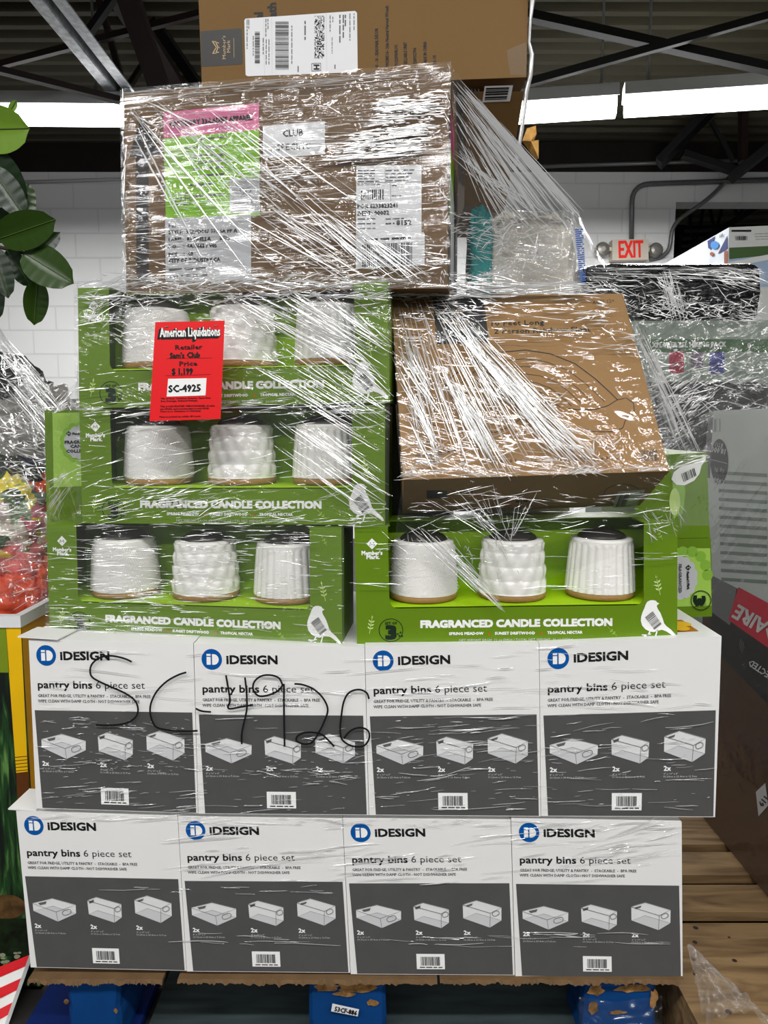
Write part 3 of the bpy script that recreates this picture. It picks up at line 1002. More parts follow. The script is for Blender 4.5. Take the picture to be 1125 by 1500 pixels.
def candle_box(q, YL, YR, lab, where, depth=0.118):
    Q = [P(q[0][0], q[0][1], YL), P(q[1][0], q[1][1], YR), P(q[2][0], q[2][1], YR), P(q[3][0], q[3][1], YL)]
    ax = (Q[2] - Q[3]).normalized(); bk = Vector((-ax.y, ax.x, 0)).normalized()
    if bk.y < 0:
        bk = -bk
    D = bk * depth
    m = uvmap(Q, 1000, 372)
    def W3(x, y, dd):                 # design x, y and real depth behind the front
        return m(x, y, 0) + bk * dd
    base = (Q[2] + Q[3]) / 2 + D / 2
    t = thing('candle_gift_box', base, lab, 'box', 'green candle gift boxes on the pallet')
    th = 0.0012
    xl, xr, yb, rad = 104, 896, 258, 26
    mb = MB()
    def slab(x0, y0, x1, y1, d0, d1, mt):
        mb.hexa([W3(x0, y0, d0), W3(x1, y0, d0), W3(x1, y1, d0), W3(x0, y1, d0)], bk * (d1 - d0), mt)
    slab(0, 0, xl, 372, 0, th, green); slab(xr, 0, 1000, 372, 0, th, green); slab(xl, yb, xr, 372, 0, th, green)
    for cx, sg in ((xl, 1), (xr, -1)):     # rounded lower corners of the window
        pts = [(cx, yb)] + [(cx + sg * rad * (1 - math.cos(a * PI / 12)), yb - rad * (1 - math.sin(a * PI / 12))) for a in range(0, 7)]
        pts = [(cx, yb)] + [(cx + sg * (rad - rad * math.cos(math.radians(a))), yb - rad + rad * math.sin(math.radians(a))) for a in range(0, 91, 15)]
        v0 = [W3(x, y, 0) for x, y in pts]
        mb.add(v0, [tuple(range(len(pts)))], green)
        mb.add([W3(x, y, th) for x, y in pts], [tuple(range(len(pts)))], green)
    slab(0, 0, 3, 372, th, depth, green); slab(997, 0, 1000, 372, th, depth, green)
    slab(3, 369, 997, 372, th, depth, green)
    slab(3, 3, 997, 369, depth - th, depth, green)
    slab(3, 0, 997, 3, 0.055, depth, green)
    slab(3, 0, 110, 3, th, 0.055, green); slab(890, 0, 997, 3, th, 0.055, green)
    mb.build('carton', t)
    mb = MB()
    slab(4, 6, 996, 368, depth - 0.006, depth - 0.004, lime)
    slab(4, 251, 996, 255, th + 0.0005, depth - 0.006, lime)
    slab(4, 8, 7, 251, th + 0.001, depth - 0.006, green); slab(993, 8, 996, 251, th + 0.001, depth - 0.006, green)
    mb.build('insert', t)
    rnd = random.Random(5)
    mb = MB(); fc = Face(mb, m)
    cx, cyy = c2l(157, 185)
    mm_logo(fc, cx, cyy, 17, whiteink, green, 1)
    fc.text("Member's", c2l(90, 258), c2l(225, 256), 12, whiteink, bold=0.07, k=1)
    fc.text('Mark.', c2l(122, 284), c2l(207, 283), 12, whiteink, bold=0.07, k=1)
    mb.build('printed_logo', t)
    mb = MB(); fc = Face(mb, m); sprig(fc, c2l(140, 778), c2l(160, 660), 4, 13, palegreen); mb.build('printed_sprig', t)
    mb = MB(); fc = Face(mb, m)
    x, y = c2l(282, 755)
    fc.ring(x, y, 37, 36, 2.4, navy, 1)
    fc.text('SET OF', c2l(243, 718), c2l(322, 716), 8, navy, bold=0.05, k=1)
    fc.text('3', c2l(253, 810), c2l(312, 810), 38, navy, bold=0.1, k=1, res=2)
    for dx, dy in ((328, 780), (345, 770), (338, 793), (356, 795)):
        fc.disc(*c2l(dx, dy), 3, 3, navy, 1, 10)
    mb.build('printed_badge', t)
    mb = MB(); fc = Face(mb, m)
    fc.text('FRAGRANCED CANDLE COLLECTION', c2l(480, 737), c2c(530, 583), 21, whiteink, bold=0.09, k=1, res=2)
    a = c2l(666, 787)
    fc.text('SPRING MEADOW', c2l(666, 787), c2l(892, 785), 8.6, whiteink, bold=0.06, k=1)
    fc.text('SUNSET DRIFTWOOD', c2l(968, 785), c2c(122, 631), 8.6, whiteink, bold=0.06, k=1)
    fc.text('TROPICAL NECTAR', c2c(188, 630), c2c(374, 627), 8.6, whiteink, bold=0.06, k=1)
    fc.disc(*c2l(930, 779), 3, 4, redink, 1, 10); fc.disc(*c2c(157, 626), 3, 4, redink, 1, 10)
    fc.text('NET WEIGHT EACH  12 oz (340g) / TOTAL NET WEIGHT  36 oz (1020g)', c2l(733, 829), c2c(324, 663), 7, paleink, k=1)
    sprig(fc, c2c(558, 640), c2c(505, 588), 3, 8, lightgreen)
    mb.build('printed_title', t)
    mb = MB(); fc = Face(mb, m)
    fc.poly([c2c(*p) for p in BIRD], whiteink, 2)
    for leg in (((735, 612), (722, 634)), ((772, 606), (760, 650))):
        fc.line([c2c(*p) for p in leg], 4, whiteink, 2)
    for foot in (((722, 634), (690, 634)), ((722, 634), (700, 642)), ((722, 634), (738, 628)), ((760, 650), (725, 655)), ((760, 650), (740, 664)), ((760, 650), (775, 652))):
        fc.line([c2c(*p) for p in foot], 3, whiteink, 2)
    fc.barcode([c2c(706, 540), c2c(748, 507), c2c(796, 577), c2c(757, 608)][0:1] + [c2c(757, 608), c2c(796, 577), c2c(748, 507)], ink, rnd, 16, 3)
    mb.build('printed_bird', t)
    mb = MB(); fc = Face(mb, m)
    sprig(fc, c2c(788, 420), c2c(765, 318), 4, 14, palegreen)
    sprig(fc, c2c(800, 128), c2c(768, 72), 3, 8, lightgreen)
    mb.build('printed_sprig', t)
    # the three candles stand on the insert
    yaw = math.atan2(ax.y, ax.x)
    for i, u in enumerate((0.215, 0.505, 0.793)):
        p = m(u * 1000, 251, 0) + bk * 0.058
        p.z = m(u * 1000, 251, 0).z + 0.0009
        place_candle(i, p, yaw, where)
    return t, Q, D


candle_box([(68, 767.5), (500, 773), (501, 949), (73, 930)], 0.06, 0.012, 'green candle gift box at the lower left, standing on the white boxes', 'lower left green box')
CR, CRQ, CRD = candle_box([(519, 770.5), (992.5, 763), (992, 939), (523, 945)], 0.012, 0.012, 'green candle gift box at the lower right, below the rainbow float carton', 'lower right green box')
candle_box([(116, 600), (564, 592.5), (564, 769), (121, 766.5)], 0.062, 0.016, 'green candle gift box in the middle of the left stack, below the red price tag', 'middle green box of the left stack')
candle_box([(114, 422), (567, 412), (571, 590), (116, 598)], 0.062, 0.012, 'green candle gift box on top of the left stack, behind the red price tag', 'top green box of the left stack')

# candle boxes set end-on behind
def end_box(name_lab, Q, depth, draw):
    base = (Q[2] + Q[3]) / 2 + Vector((0, depth / 2, 0))
    t = thing('candle_gift_box', base, name_lab, 'box', 'green candle gift boxes on the pallet')
    mb = MB(); mb.hexa(Q, Vector((0, depth, 0)), green); mb.build('carton', t)
    mb = MB(); draw(Face(mb, planemap(Q[0], Q[1], Q[2], eps=0.0006))); mb.build('printed_panel', t)
    return t


def scallop(fc, cx, cy, rx, ry, n, mt, k):
    pts = []
    for i in range(n * 6):
        a = 2 * PI * i / (n * 6); r = 1 + 0.09 * abs(math.sin(a * n / 2))
        pts.append((cx + rx * r * math.cos(a), cy + ry * r * math.sin(a)))
    fc.poly(pts, mt, k)


def draw_left_end(fc):
    fc.poly([(77, 605), (125, 604), (125, 712), (79, 714)], lightgreen, 1)
    scallop(fc, 117, 648, 27, 28, 14, midgreen, 2)
    scallop(fc, 118, 648, 22, 23, 14, greylabel, 3)
    mm_logo(fc, 101.5, 635, 4, navy, label, 4)
    fc.text("Member's", (107, 637), (124, 636.5), 3.6, ink, bold=0.05, k=4)
    fc.text('FRAGRANCED', (96, 650), (142, 649), 4.4, ink, bold=0.05, k=4)
    fc.text('CANDLE', (104, 656), (134, 655), 4.4, ink, bold=0.05, k=4)
    fc.text('COLLECTION', (98, 663), (144, 662), 4.4, ink, bold=0.05, k=4)


Yb = 0.19
end_box('green candle gift box set end-on at the left, half hidden behind the left stack', [P(65, 601, Yb), P(200, 599, Yb), P(200, 772, Yb), P(69, 776, Yb)], 0.3, draw_left_end)
end_box('green candle gift box end under the half hidden left one, only its dark end showing', [P(69, 776.8, Yb), P(200, 772.8, Yb), P(200, 905, Yb), P(72, 905, Yb)], 0.3, lambda fc: fc.rect(77, 782, 120, 890, midgreen, 1))


def draw_right_low(fc):
    fc.poly([(985, 803), (1040, 803), (1042, 887), (985, 889)], lightgreen, 1)
    for cx, cy in ((1000, 808), (1014, 808), (1026, 815), (1033, 828), (1036, 842)):
        fc.disc(cx, cy, 8, 8, midgreen, 1.4, 16)
    scallop(fc, 996, 846, 24, 30, 14, greylabel, 2)
    fc.text('FRAGRANCED', (993.5, 826), (993.5, 868), 4.2, greyink, bold=0.05, k=4)
    mm_logo(fc, 1007.5, 831, 4.2, navy, label, 4)
    fc.text("Member's Mark.", (1005, 837), (1006, 863), 3.6, ink, bold=0.05, k=4)
    fc.ring(1026, 879, 14.5, 14, 1.2, navy, 4)
    fc.text('3', (1016, 873), (1016, 886), 15, navy, bold=0.1, k=4)
    fc.text('SET OF', (1030, 873), (1030, 886), 3.4, navy, k=4)


def draw_right_up(fc):
    fc.poly([(985, 705), (1000, 700), (1004, 720), (1000, 752), (985, 760)], midgreen, 1)
    fc.disc(988, 735, 8, 20, palegreen, 2, 20)
    pts = [(983, 702), (986, 692), (996, 684), (1010, 680), (1021, 676), (1028, 670), (1033, 668), (1033, 674), (1027, 682), (1024, 694), (1016, 704), (1002, 711), (990, 710)]
    fc.poly(pts, whiteink, 3)
    fc.barcode([(997, 694), (1017, 685), (1020, 696), (1001, 706)], ink, random.Random(9), 12, 4)


Yr = 0.16
end_box('pale green candle gift box end lying behind the lower right one, badge turned sideways', [P(930, 790.5, Yr), P(1041.5, 788, Yr), P(1043, 903, Yr), P(930, 906, Yr)], 0.19, draw_right_low)
end_box('dark green candle gift box end with sideways white bird, above the pale one', [P(930, 668, Yr), P(1035, 663, Yr), P(1040, 787.5, Yr), P(930, 790, Yr)], 0.19, draw_right_up)

# ------------------------------------------------------------------ big wrapped apparel carton
Bq = [P(181, 137, 0.115), P(658, 97, 0.035), P(655, 422, 0.035), P(185, 431, 0.115)]
axb = (Bq[1] - Bq[0])
Bq[3] = planemap(Bq[0], Bq[1], Bq[2])(185, 431)
bkb = Vector((-axb.y, axb.x, 0)).normalized() * 0.2
t = thing('apparel_carton', (Bq[2] + Bq[3]) / 2 + bkb / 2, 'big brown carton with black arrow and pink and green paper label', 'box')
mb = MB(); mb.hexa(Bq, bkb, kraft2)
fm = planemap(Bq[0], Bq[1], Bq[2])
# side of the carton: labels wrap round the corner
smx = uvmap([Bq[1], Bq[1] + bkb, Bq[2] + bkb, Bq[2]], 100, 100)
mb.build('carton', t)
mb = MB(); fc = Face(mb, fm)
fc.poly([(207.8, 167.8), (236.7, 225.6), (218, 228), (218, 412), (200, 413), (199, 230), (189, 229.5)], mat('faded black ink', rgb(48, 46, 46), 0.6, 0.2), 1)
mb.build('printed_arrow', t)
rnd = random.Random(3)
mb = MB(); fc = Face(mb, fm)
fc.poly([(240, 202), (379.6, 189.6), (381, 316), (243, 319)], limepaper, 1)
fc.poly([(239.6, 165), (379.3, 151), (379.6, 190), (240, 202.5)], pink, 2)
fc.poly([(336.7, 262), (380.5, 260.5), (381, 311), (337, 312)], greylabel, 3)
fc.text('CATEGORY 33-LADIES APPAREL', (249.3, 186), (370, 175.5), 7.2, ink, bold=0.06, k=4)
for i, (x0, x1, y) in enumerate(((293, 333, 203), (268, 334, 216), (280, 334, 228), (290, 332, 237), (284, 332, 247), (290, 332, 257), (278, 315, 271), (284, 330, 287))):
    fc.greek((x0, y + 2), (x1, y - 1), 4, greyink, rnd, 4)
fc.line([(258, 283), (278, 283), (279, 299), (258, 300)], 1.2, greyink, 4, True)
fc.line([(258, 291), (278, 291)], 1.0, greyink, 4); fc.line([(265, 283), (265, 299)], 1.0, greyink, 4); fc.line([(272, 283), (272, 299)], 1.0, greyink, 4)
fc.ring(356, 279, 4, 3.4, 1.0, greyink, 4, n=14); fc.ring(364, 279, 4, 3.4, 1.0, greyink, 4, n=14)
fc.line([(354, 288), (360, 281), (367, 288)], 1.2, greyink, 4)
fc.greek((343, 299), (370, 298), 4, greyink, rnd, 4)
fc.poly([(242, 320), (368, 314), (368, 411), (243, 412)], greylabel, 2)
for tx, x1, y0, y1 in (('STYLE:  RSKFD047 999 SA PP A', 347.8, 343.3, 340.7), ('LABEL:  RAFAELLA      RFID', 338, 354.5, 352), ('P.O     :  SA-6665 / V05', 318, 364.5, 362.5), ('PCS    :  40', 283.5, 376, 374.5), ('CITY OF INDUSTRY,CA', 323, 385, 383)):
    fc.text(tx, (247.8, y0), (x1, y1), 5.6, ink, bold=0.05, k=4)
fc.text('PEI', (247.8, 333.5), (258, 333), 4.8, ink, k=4)
fc.greek((248, 397), (302, 394), 5, greyink, rnd, 4); fc.greek((248, 407), (306, 404), 5, greyink, rnd, 4)
o = mb.build('pink_and_green_label', t); o['label'] = 'pink, green and grey paper label'
mb = MB(); fc = Face(mb, fm)
fc.poly([(385, 184.7), (475.8, 177.8), (476, 226), (385.6, 232)], label, 1)
fc.text('CLUB', (415, 201), (444.5, 198.6), 10, ink, bold=0.03, k=2)
fc.text('SPECIFIC', (406, 220.8), (455, 218), 9, ink, bold=0.03, k=2)
o = mb.build('club_label', t); o['label'] = 'white paper label reading CLUB SPECIFIC'
mb = MB(); fc = Face(mb, fm)
fc.poly([(522, 243.3), (617.3, 241.5), (617.5, 341), (622, 342), (622, 388.7), (521.3, 393.5)], label, 1)
fc.text('PO# 6233823241', (524, 305.5), (582, 304), 6, ink, bold=0.05, k=2)
fc.text('DEPT: 00082', (524, 316), (570, 314.5), 6, ink, bold=0.05, k=2)
fc.text('8152', (581, 330), (602.7, 329.5), 7, ink, bold=0.05, k=2)
fc.barcode([(529, 278.5), (562, 277.5), (562, 292.5), (529, 293.5)], ink, rnd, 14)
fc.barcode([(530.7, 358), (604, 355), (604, 388), (530.7, 391)], ink, rnd, 34)
for i in range(4):
    fc.greek((524, 251 + i * 4), (549, 250.6 + i * 4), 2.6, greyink, rnd); fc.greek((565, 251 + i * 5), (607 - i * 3, 250 + i * 5), 3, greyink, rnd)
for y in (267, 271.5):
    fc.greek((524, y), (558, y - 0.5), 2.8, greyink, rnd)
fc.line([(523, 268.5), (617, 266.5)], 0.5, greyink, 2); fc.line([(564, 247), (564.5, 268)], 0.5, greyink, 2); fc.line([(572, 268), (572.5, 300)], 0.5, greyink, 2)
fc.greek((574, 273), (584, 273), 3, greyink, rnd); fc.greek((574, 288), (588, 287.6), 3, greyink, rnd)
for y in (322, 329, 336):
    fc.greek((524, y), (550, y - 0.5), 3, greyink, rnd)
fc.greek((565, 322), (592, 321), 3, greyink, rnd); fc.greek((565, 329), (578, 328.5), 3.6, ink, rnd)
fc.greek((534, 353), (602, 350), 5, ink, rnd)
o = mb.build('shipping_label', t); o['label'] = 'white shipping label with two barcodes'
mb = MB(); fc = Face(mb, smx)
fc.poly([(16, 14), (52, 18), (52, 34), (16, 31)], pink, 1)
fc.poly([(16, 31), (52, 34), (52, 66), (16, 64)], limepaper, 1)
fc.poly([(24, 42), (58, 52), (58, 96), (24, 92)], label, 2)
fc.poly([(4, 20), (11, 20), (11, 95), (4, 95)], mat('faded black ink', rgb(48, 46, 46), 0.6, 0.2), 1)
fc.poly([(62, 30), (92, 33), (92, 96), (62, 96)], patchblack, 1)
mb.build('side_label', t)
BIGQ = Bq

# ------------------------------------------------------------------ wreath carton on top, and the carton below it
Yw = 0.14
zb = max(Bq[0].z, Bq[1].z) + 0.003
Wq = [P(289, -46, Yw), P(775, -58, Yw), P(771, 113, Yw), P(296, 131, Yw)]
t = thing('wreath_carton', (Wq[2] + Wq[3]) / 2 + Vector((0, 0.2, 0)), 'topmost brown carton with a large white shipping label and black logo patch', 'box')
mb = MB(); mb.hexa(Wq, Vector((0, 0.4, 0)), kraft); mb.build('carton', t)
wmap = planemap(Wq[0], Wq[1], Wq[2])
mb = MB(); fc = Face(mb, wmap)
fc.poly([(294, 46), (352, 41.5), (354, 43), (355.7, 92), (354, 94.3), (295, 98)], patchblack, 1)
for d_ in (0, 4.4):
    fc.line([(311 + d_, 60.5), (317 + d_ * 0.6, 69.5), (311.5 + d_, 79)], 1.4, goldink, 2)
fc.line([(311, 60.5), (321, 63.5)], 1.2, goldink, 2); fc.line([(311.5, 79), (321, 76.5)], 1.2, goldink, 2); fc.line([(316, 70), (322, 70)], 1.2, goldink, 2)
fc.text("Member's", (331, 86.6), (330.3, 52.6), 5, goldink, k=2); fc.text('Mark', (337.6, 77), (337, 59), 5, goldink, k=2)
fc.line([(343, 85), (342.5, 56)], 0.5, goldink, 2)
o = mb.build('logo_patch', t); o['label'] = 'black logo patch with pale gold lettering'
mb = MB(); fc = Face(mb, wmap)
fc.text('al', (385, 27), (384.6, 18.5), 12, ink, bold=0.06, k=1)
fc.text('ath', (405, 25), (404, 4.5), 12, ink, bold=0.06, k=1)
for tx, x, y0, y1 in (('01 - 18 - SEASONAL D\u00c9COR', 554.5, 99, 41.6), ('990288516\u2013 26in Neutral Harvest Wreath', 569.6, 99, 8.8), ('SFU23FIWR191', 583.2, 99, 66), ('1 SELLABLE UNIT', 596.5, 97, 62), ('1828932706', 610.3, 96.6, 70), ('MADE IN CHINA', 625.3, 94.8, 61), ('TO: US', 639.3, 95, 81)):
    fc.text(tx, (x, y0), (x - 0.6, y1), 4.8, ink, bold=0.03, k=1)
mb.build('printed_text', t)
mb = MB(); fc = Face(mb, wmap)
fc.poly([(360, 27.5), (520, 16.3), (523, 19), (524, 104), (521, 106), (363, 112), (359.8, 110), (358, 30)], label, 2)
rnd = random.Random(8)
fc.barcode([(423, 32), (423, 103), (403.4, 103), (403.4, 32)], ink, rnd, 44, 3)
fc.barcode([(380.7, 47), (380.7, 93.4), (373.4, 93.4), (373.4, 47)], ink, rnd, 34, 3)
for i in range(12):
    for j_ in range(44):
        if rnd.random() < 0.5:
            x, y = 461 + i * 1.17, 23.5 + j_ * 1.42
            fc.rect(x, y, x + 1.17, y + 1.42, ink, 3)
fc.line([(456.7, 93.5), (469.8, 93), (470, 104), (457, 104.5)], 1.0, ink, 3, True); fc.text('H', (467.5, 102), (467.5, 95.5), 7.5, ink, bold=0.08, k=3)
for x, y0, y1, h in ((364, 29, 43, 2), (361.5, 29, 72, 2), (392, 28, 44, 2), (389, 28, 54, 2), (393.5, 58, 95, 2), (389.5, 58, 95, 2), (385, 56, 80, 2), (370.5, 53, 82, 2), (427, 38, 94, 2), (446, 31, 59, 3.2), (436, 97, 106, 2.6), (483, 23, 47, 2), (487, 25, 33, 2), (490, 95, 102, 2.5), (497, 22, 63, 3), (502, 22, 56, 3), (505, 22, 39, 3), (512, 20, 60, 2), (518, 20, 46, 2), (486, 55, 79, 1.6)):
    fc.greek((x, y0), (x, y1), h, greyink, rnd, 3)
fc.line([(386.5, 27.5), (387.5, 110)], 0.5, paleink, 3); fc.line([(398, 27), (399, 109)], 0.5, paleink, 3); fc.line([(478, 20), (479, 107)], 0.5, paleink, 3)
o = mb.build('shipping_label', t); o['label'] = 'large white shipping label lying on its side'
mb = MB(); fc = Face(mb, wmap)
fc.poly([(742, 74), (771, 62), (770, 111), (747, 110)], film_mat('packing tape film', 30, 30, 0, 0.003, 0.12, 0.06, 0.12), 3)
mb.build('packing_tape', t)
tape = film_mat('loose wrap film', 16, 60, 0.3, 0.004, 0.2, 0.12, 0.12, lo=0.3, crumple=0.4)

# carton below the overhanging right end
LQ2 = [P(684, 116, 0.142), P(768, 113.8, 0.142), P(740, 302, 0.29), P(684, 302, 0.29)]
LQ2[0].z = LQ2[1].z = min(Wq[2].z, Wq[3].z) - 0.002
LQ2[3] = planemap(LQ2[0], LQ2[1], LQ2[2])(680, 302)
t = thing('plain_carton', (LQ2[2] + LQ2[3]) / 2 + Vector((0, 0.12, 0)), 'brown carton under the topmost one, with a striped white barcode sticker', 'box')
mb = MB(); mb.hexa(LQ2, Vector((0, 0.22, 0)), kraft); mb.build('carton', t)
lm = planemap(LQ2[0], LQ2[1], LQ2[2])
mb = MB(); fc = Face(mb, lm)
fc.poly([(710, 126), (751.5, 124.8), (747, 148.3), (706.4, 149.8)], label, 1)
fc.barcode([(712, 128.5), (709.5, 147.5), (742, 146), (746, 127.5)], ink, rnd, 7, 2)
mb.build('barcode_sticker', t)
mb = MB(); fc = Face(mb, lm)
for x in (690, 695, 700):
    fc.greek((x, 130), (x + 0.5, 137 + (x - 690) * 0.25), 3, greyink, rnd)
mb.build('printed_text', t)

# black film hanging on the right edge of the top carton, and a torn scrap of tape
q = MB(); rnd = random.Random(2)
pts = [(777, -30), (780, 0), (777, 30), (775, 62), (779, 80), (777, 110), (771, 135), (768, 165), (764, 190), (760, 215), (753, 246)]
q.tube([P(x, y, 0.13 + 0.01 * i / 3) for i, (x, y) in enumerate(pts)], [0.002 + 0.002 * rnd.random() for _ in pts], pleat_mat('glint-white film pleat', 0.1), 6)
tag(q.build('film_edge', smooth=True), 'thin pale torn film edge hanging down beside the topmost carton', 'film')
q = MB()
pts = [(765, 206), (772, 188), (785, 184), (786, 196), (781, 210), (789, 205), (789, 232), (786, 234), (776, 222)]
ctr = P(777, 208, 0.16); ed = [P(x, y, 0.155 + 0.008 * (i % 3)) for i, (x, y) in enumerate(pts)]
sc_m = mat('torn brown paper', rgb(196, 150, 84), 0.7, 0.2, var=0.3, vscale=70)
n = len(pts)
q.add([ctr - Vector((0, 0.004, 0))] + ed + [ctr + Vector((0, 0.003, 0))] + [e + Vector((0, 0.0015, 0)) for e in ed], [(0, 1 + i, 1 + (i + 1) % n) for i in range(n)] + [(n + 1, n + 2 + (i + 1) % n, n + 2 + i) for i in range(n)] + [(1 + i, n + 2 + i, n + 2 + (i + 1) % n, 1 + (i + 1) % n) for i in range(n)], sc_m)
tag(q.build('paper_scrap'), 'torn brown paper scrap dangling from the film edge', 'scrap')

# ------------------------------------------------------------------ rainbow float carton, leaning back
Rq = [P(573, 432, 0.105), P(912, 430, 0.105), P(981, 690, -0.035), P(591, 703, -0.035)]
Rq[1] = planemap(Rq[0], Rq[2], Rq[3])(912, 430)
upv = ((Rq[0] + Rq[1]) - (Rq[2] + Rq[3])).normalized(); axr = ((Rq[1] + Rq[2]) - (Rq[0] + Rq[3])).normalized()
bkr = upv.cross(axr).normalized()
if bkr.y < 0:
    bkr = -bkr
RD = bkr * 0.135
t = thing('rainbow_float_carton', (Rq[2] + Rq[3]) / 2 + RD, 'brown carton leaning back, printed with a line drawing of a rainbow float', 'box')
kraft3 = mat('float carton cardboard', rgb(150, 116, 74), 0.7, 0.2, var=0.06, vscale=6)
mb = MB(); mb.hexa(Rq, RD, kraft3); mb.build('carton', t)
rm = planemap(Rq[0], Rq[2], Rq[3])


def r7(x, y):
    return (580 + x / 2.744, 460 + y / 2.744)


mb = MB(); fc = Face(mb, rm)
fc.poly([(634, 436), (708, 434), (716, 498), (714, 502), (639.5, 504.5)], patchblack, 1)
fc.text("Member's", (650, 475), (688, 473.5), 6, goldink, k=2); fc.text('Mark', (663, 484), (684, 483), 6, goldink, k=2)
for d_ in (0, 4):
    fc.line([(662 - d_ * 0.2, 462 + d_ * 0.0), (671, 452 + d_), (680 + d_ * 0.2, 462)], 1.2, goldink, 2)
o = mb.build('logo_patch', t); o['label'] = 'black logo patch with pale lettering'
mb = MB(); fc = Face(mb, rm)
fc.text('10 Feet Long', (720, 477.5), (797, 475.5), 7, ink, k=1, bold=0.02)
fc.text('2 Person Rainbow Float', (724, 489), (865, 485.5), 7, ink, k=1, bold=0.02)
fc.text('AGES 12+', (868, 446), (900, 443), 5, ink, k=1)
fc.text('(12 ft x 6.1 ft x 3.2 ft) / (364 cm x 187 cm x 99 cm)', (716, 678), (913, 673), 4.6, ink, k=1)
fc.greek((640, 664), (668, 662), 4, ink, rnd, 1)
for y in (668, 673, 678):
    fc.greek((608, y), (650, y - 1), 3, greyink, rnd, 1)
mb.build('printed_text', t)
mb = MB(); fc = Face(mb, rm)
outer = [(178, 330), (215, 262), (290, 200), (400, 156), (520, 145), (620, 160), (720, 200), (800, 260), (860, 315), (890, 345)]
fc.line([r7(*p) for p in outer], 1.3, ink, 1)
for rr in (0.86, 0.74, 0.62, 0.5, 0.38, 0.27):
    arc = [r7(520 + (x - 520) * rr, 390 + (y - 390) * rr + (1 - rr) * 6) for x, y in outer]
    fc.line(arc, 0.8, ink, 1)
cloudR = [(690, 380), (740, 386), (800, 384), (850, 370), (890, 345), (925, 338), (955, 358), (958, 388), (936, 408), (921, 430), (912, 458), (870, 474), (800, 474), (740, 460), (690, 466), (640, 458), (600, 430), (560, 400), (556, 370), (575, 350), (600, 352), (610, 372), (595, 384)]
fc.line([r7(*p) for p in cloudR], 1.1, ink, 1)
cloudL = [(340, 385), (280, 384), (220, 370), (180, 345), (140, 336), (112, 356), (108, 392), (130, 412), (140, 440), (190, 468), (250, 476), (330, 470), (400, 476), (450, 456), (490, 430), (520, 400), (518, 370), (500, 350), (474, 354), (470, 374), (486, 384)]
fc.line([r7(*p) for p in cloudL], 1.1, ink, 1)
fc.line([r7(460, 330), r7(490, 312), r7(540, 308), r7(580, 318), r7(600, 335)], 0.9, ink, 1)
mb.build('printed_drawing', t)
mb = MB(); fc = Face(mb, rm)
fc.barcode([(935.5, 660), (962, 658), (965, 675), (938, 676.5)], ink, random.Random(4), 14, 1)
mb.build('barcode', t)
mb = MB(); bm_ = planemap(Rq[2], Rq[3], Rq[3] + RD); fc = Face(mb, bm_)
fc.poly([(905.5, 719.5), (945, 717), (932, 742), (897, 743.5)], greylabel, 1)
fc.barcode([(908, 726), (923, 723), (916, 741), (902, 742)], ink, random.Random(6), 9, 2)
mb.build('bottom_label', t)
mb = MB(); fc = Face(mb, bm_)
fc.ring(912, 725, 28, 16, 0.8, ink, 1)
fc.rect(625, 718, 655, 730, patchblack, 1)
fc.greek((664, 722), (692, 721), 4, ink, rnd, 1); fc.greek((755, 736), (812, 733), 4, ink, rnd, 1)
mb.build('bottom_print', t)

# ------------------------------------------------------------------ clear bag of goods behind, and a teal one
def lump(c, rx, ry, rz, m, amp, fr, pw=3.0, nu=72, nv=44, seed=0.0, uvs=1.0, mb=None):
    q = mb or MB(); base = len(q.v); i = q.mi(m); c = Vector(c)
    def se(a, p):
        return math.copysign(abs(a) ** p, a)
    e = 2.0 / pw
    for b in range(nv + 1):
        ph = -PI / 2 + PI * b / nv
        for a in range(nu):
            th = 2 * PI * a / nu
            d = Vector((se(math.cos(ph), e) * se(math.cos(th), e), se(math.cos(ph), e) * se(math.sin(th), e), se(math.sin(ph), e)))
            n_ = mnoise.noise(d * fr + Vector((seed, 0, 0))) + 0.5 * mnoise.noise(d * fr * 2.3 + Vector((0, seed, 3)))
            rg = abs(mnoise.noise(d * fr * 1.7 + Vector((2, seed, 0))))
            s_ = 1 + amp * n_ - amp * 0.8 * rg
            q.uv[len(q.v)] = (th * 0.16 * uvs, ph * 0.16 * uvs)
            q.v.append(c + Vector((d.x * rx * s_, d.y * ry * s_, d.z * rz * s_)))
    for b in range(nv):
        for a in range(nu):
            q.f.append([base + b * nu + a, base + b * nu + (a + 1) % nu, base + (b + 1) * nu + (a + 1) % nu, base + (b + 1) * nu + a]); q.m.append(i)
    return q


bagfill = mat('pale goods in a bag', rgb(205, 199, 188), 0.5, 0.3, var=0.12, vscale=14, bump=0.012, bscale=26)
bagfilm = film_mat('bag film', 26, 26, 0.6, 0.004, 0.16, 0.1, 0.09, lo=0.35, crumple=0.5)
bx0, bx1 = P(704, 305, 0.2).x, P(856, 305, 0.2).x
bz1, bz0 = P(780, 305, 0.2).z, Z0 + 0.62
t = thing('plastic_bag', ((bx0 + bx1) / 2, 0.27, bz0), 'clear plastic bag of pale goods standing behind the rainbow carton', 'bag')
q = lump(((bx0 + bx1) / 2, 0.27, (bz0 + bz1) / 2), (bx1 - bx0) / 2 - 0.008, 0.09, (bz1 - bz0) / 2 - 0.008, bagfill, 0.05, 3.0, 7.0, seed=2.0); q.build('goods', t, smooth=True)
q = lump(((bx0 + bx1) / 2, 0.27, (bz0 + bz1) / 2), (bx1 - bx0) / 2, 0.098, (bz1 - bz0) / 2, bagfilm, 0.05, 3.2, 7.0, seed=5.0, nu=110, nv=70); q.build('film_bag', t, smooth=True)
mb = MB(); bpl = planemap(P(700, 300, 0.172), P(850, 300, 0.172), P(700, 420, 0.172), eps=0.0006); fc = Face(mb, bpl)
rnd = random.Random(21); bl2 = mat('bag blue print', rgb(40, 90, 170), 0.5)
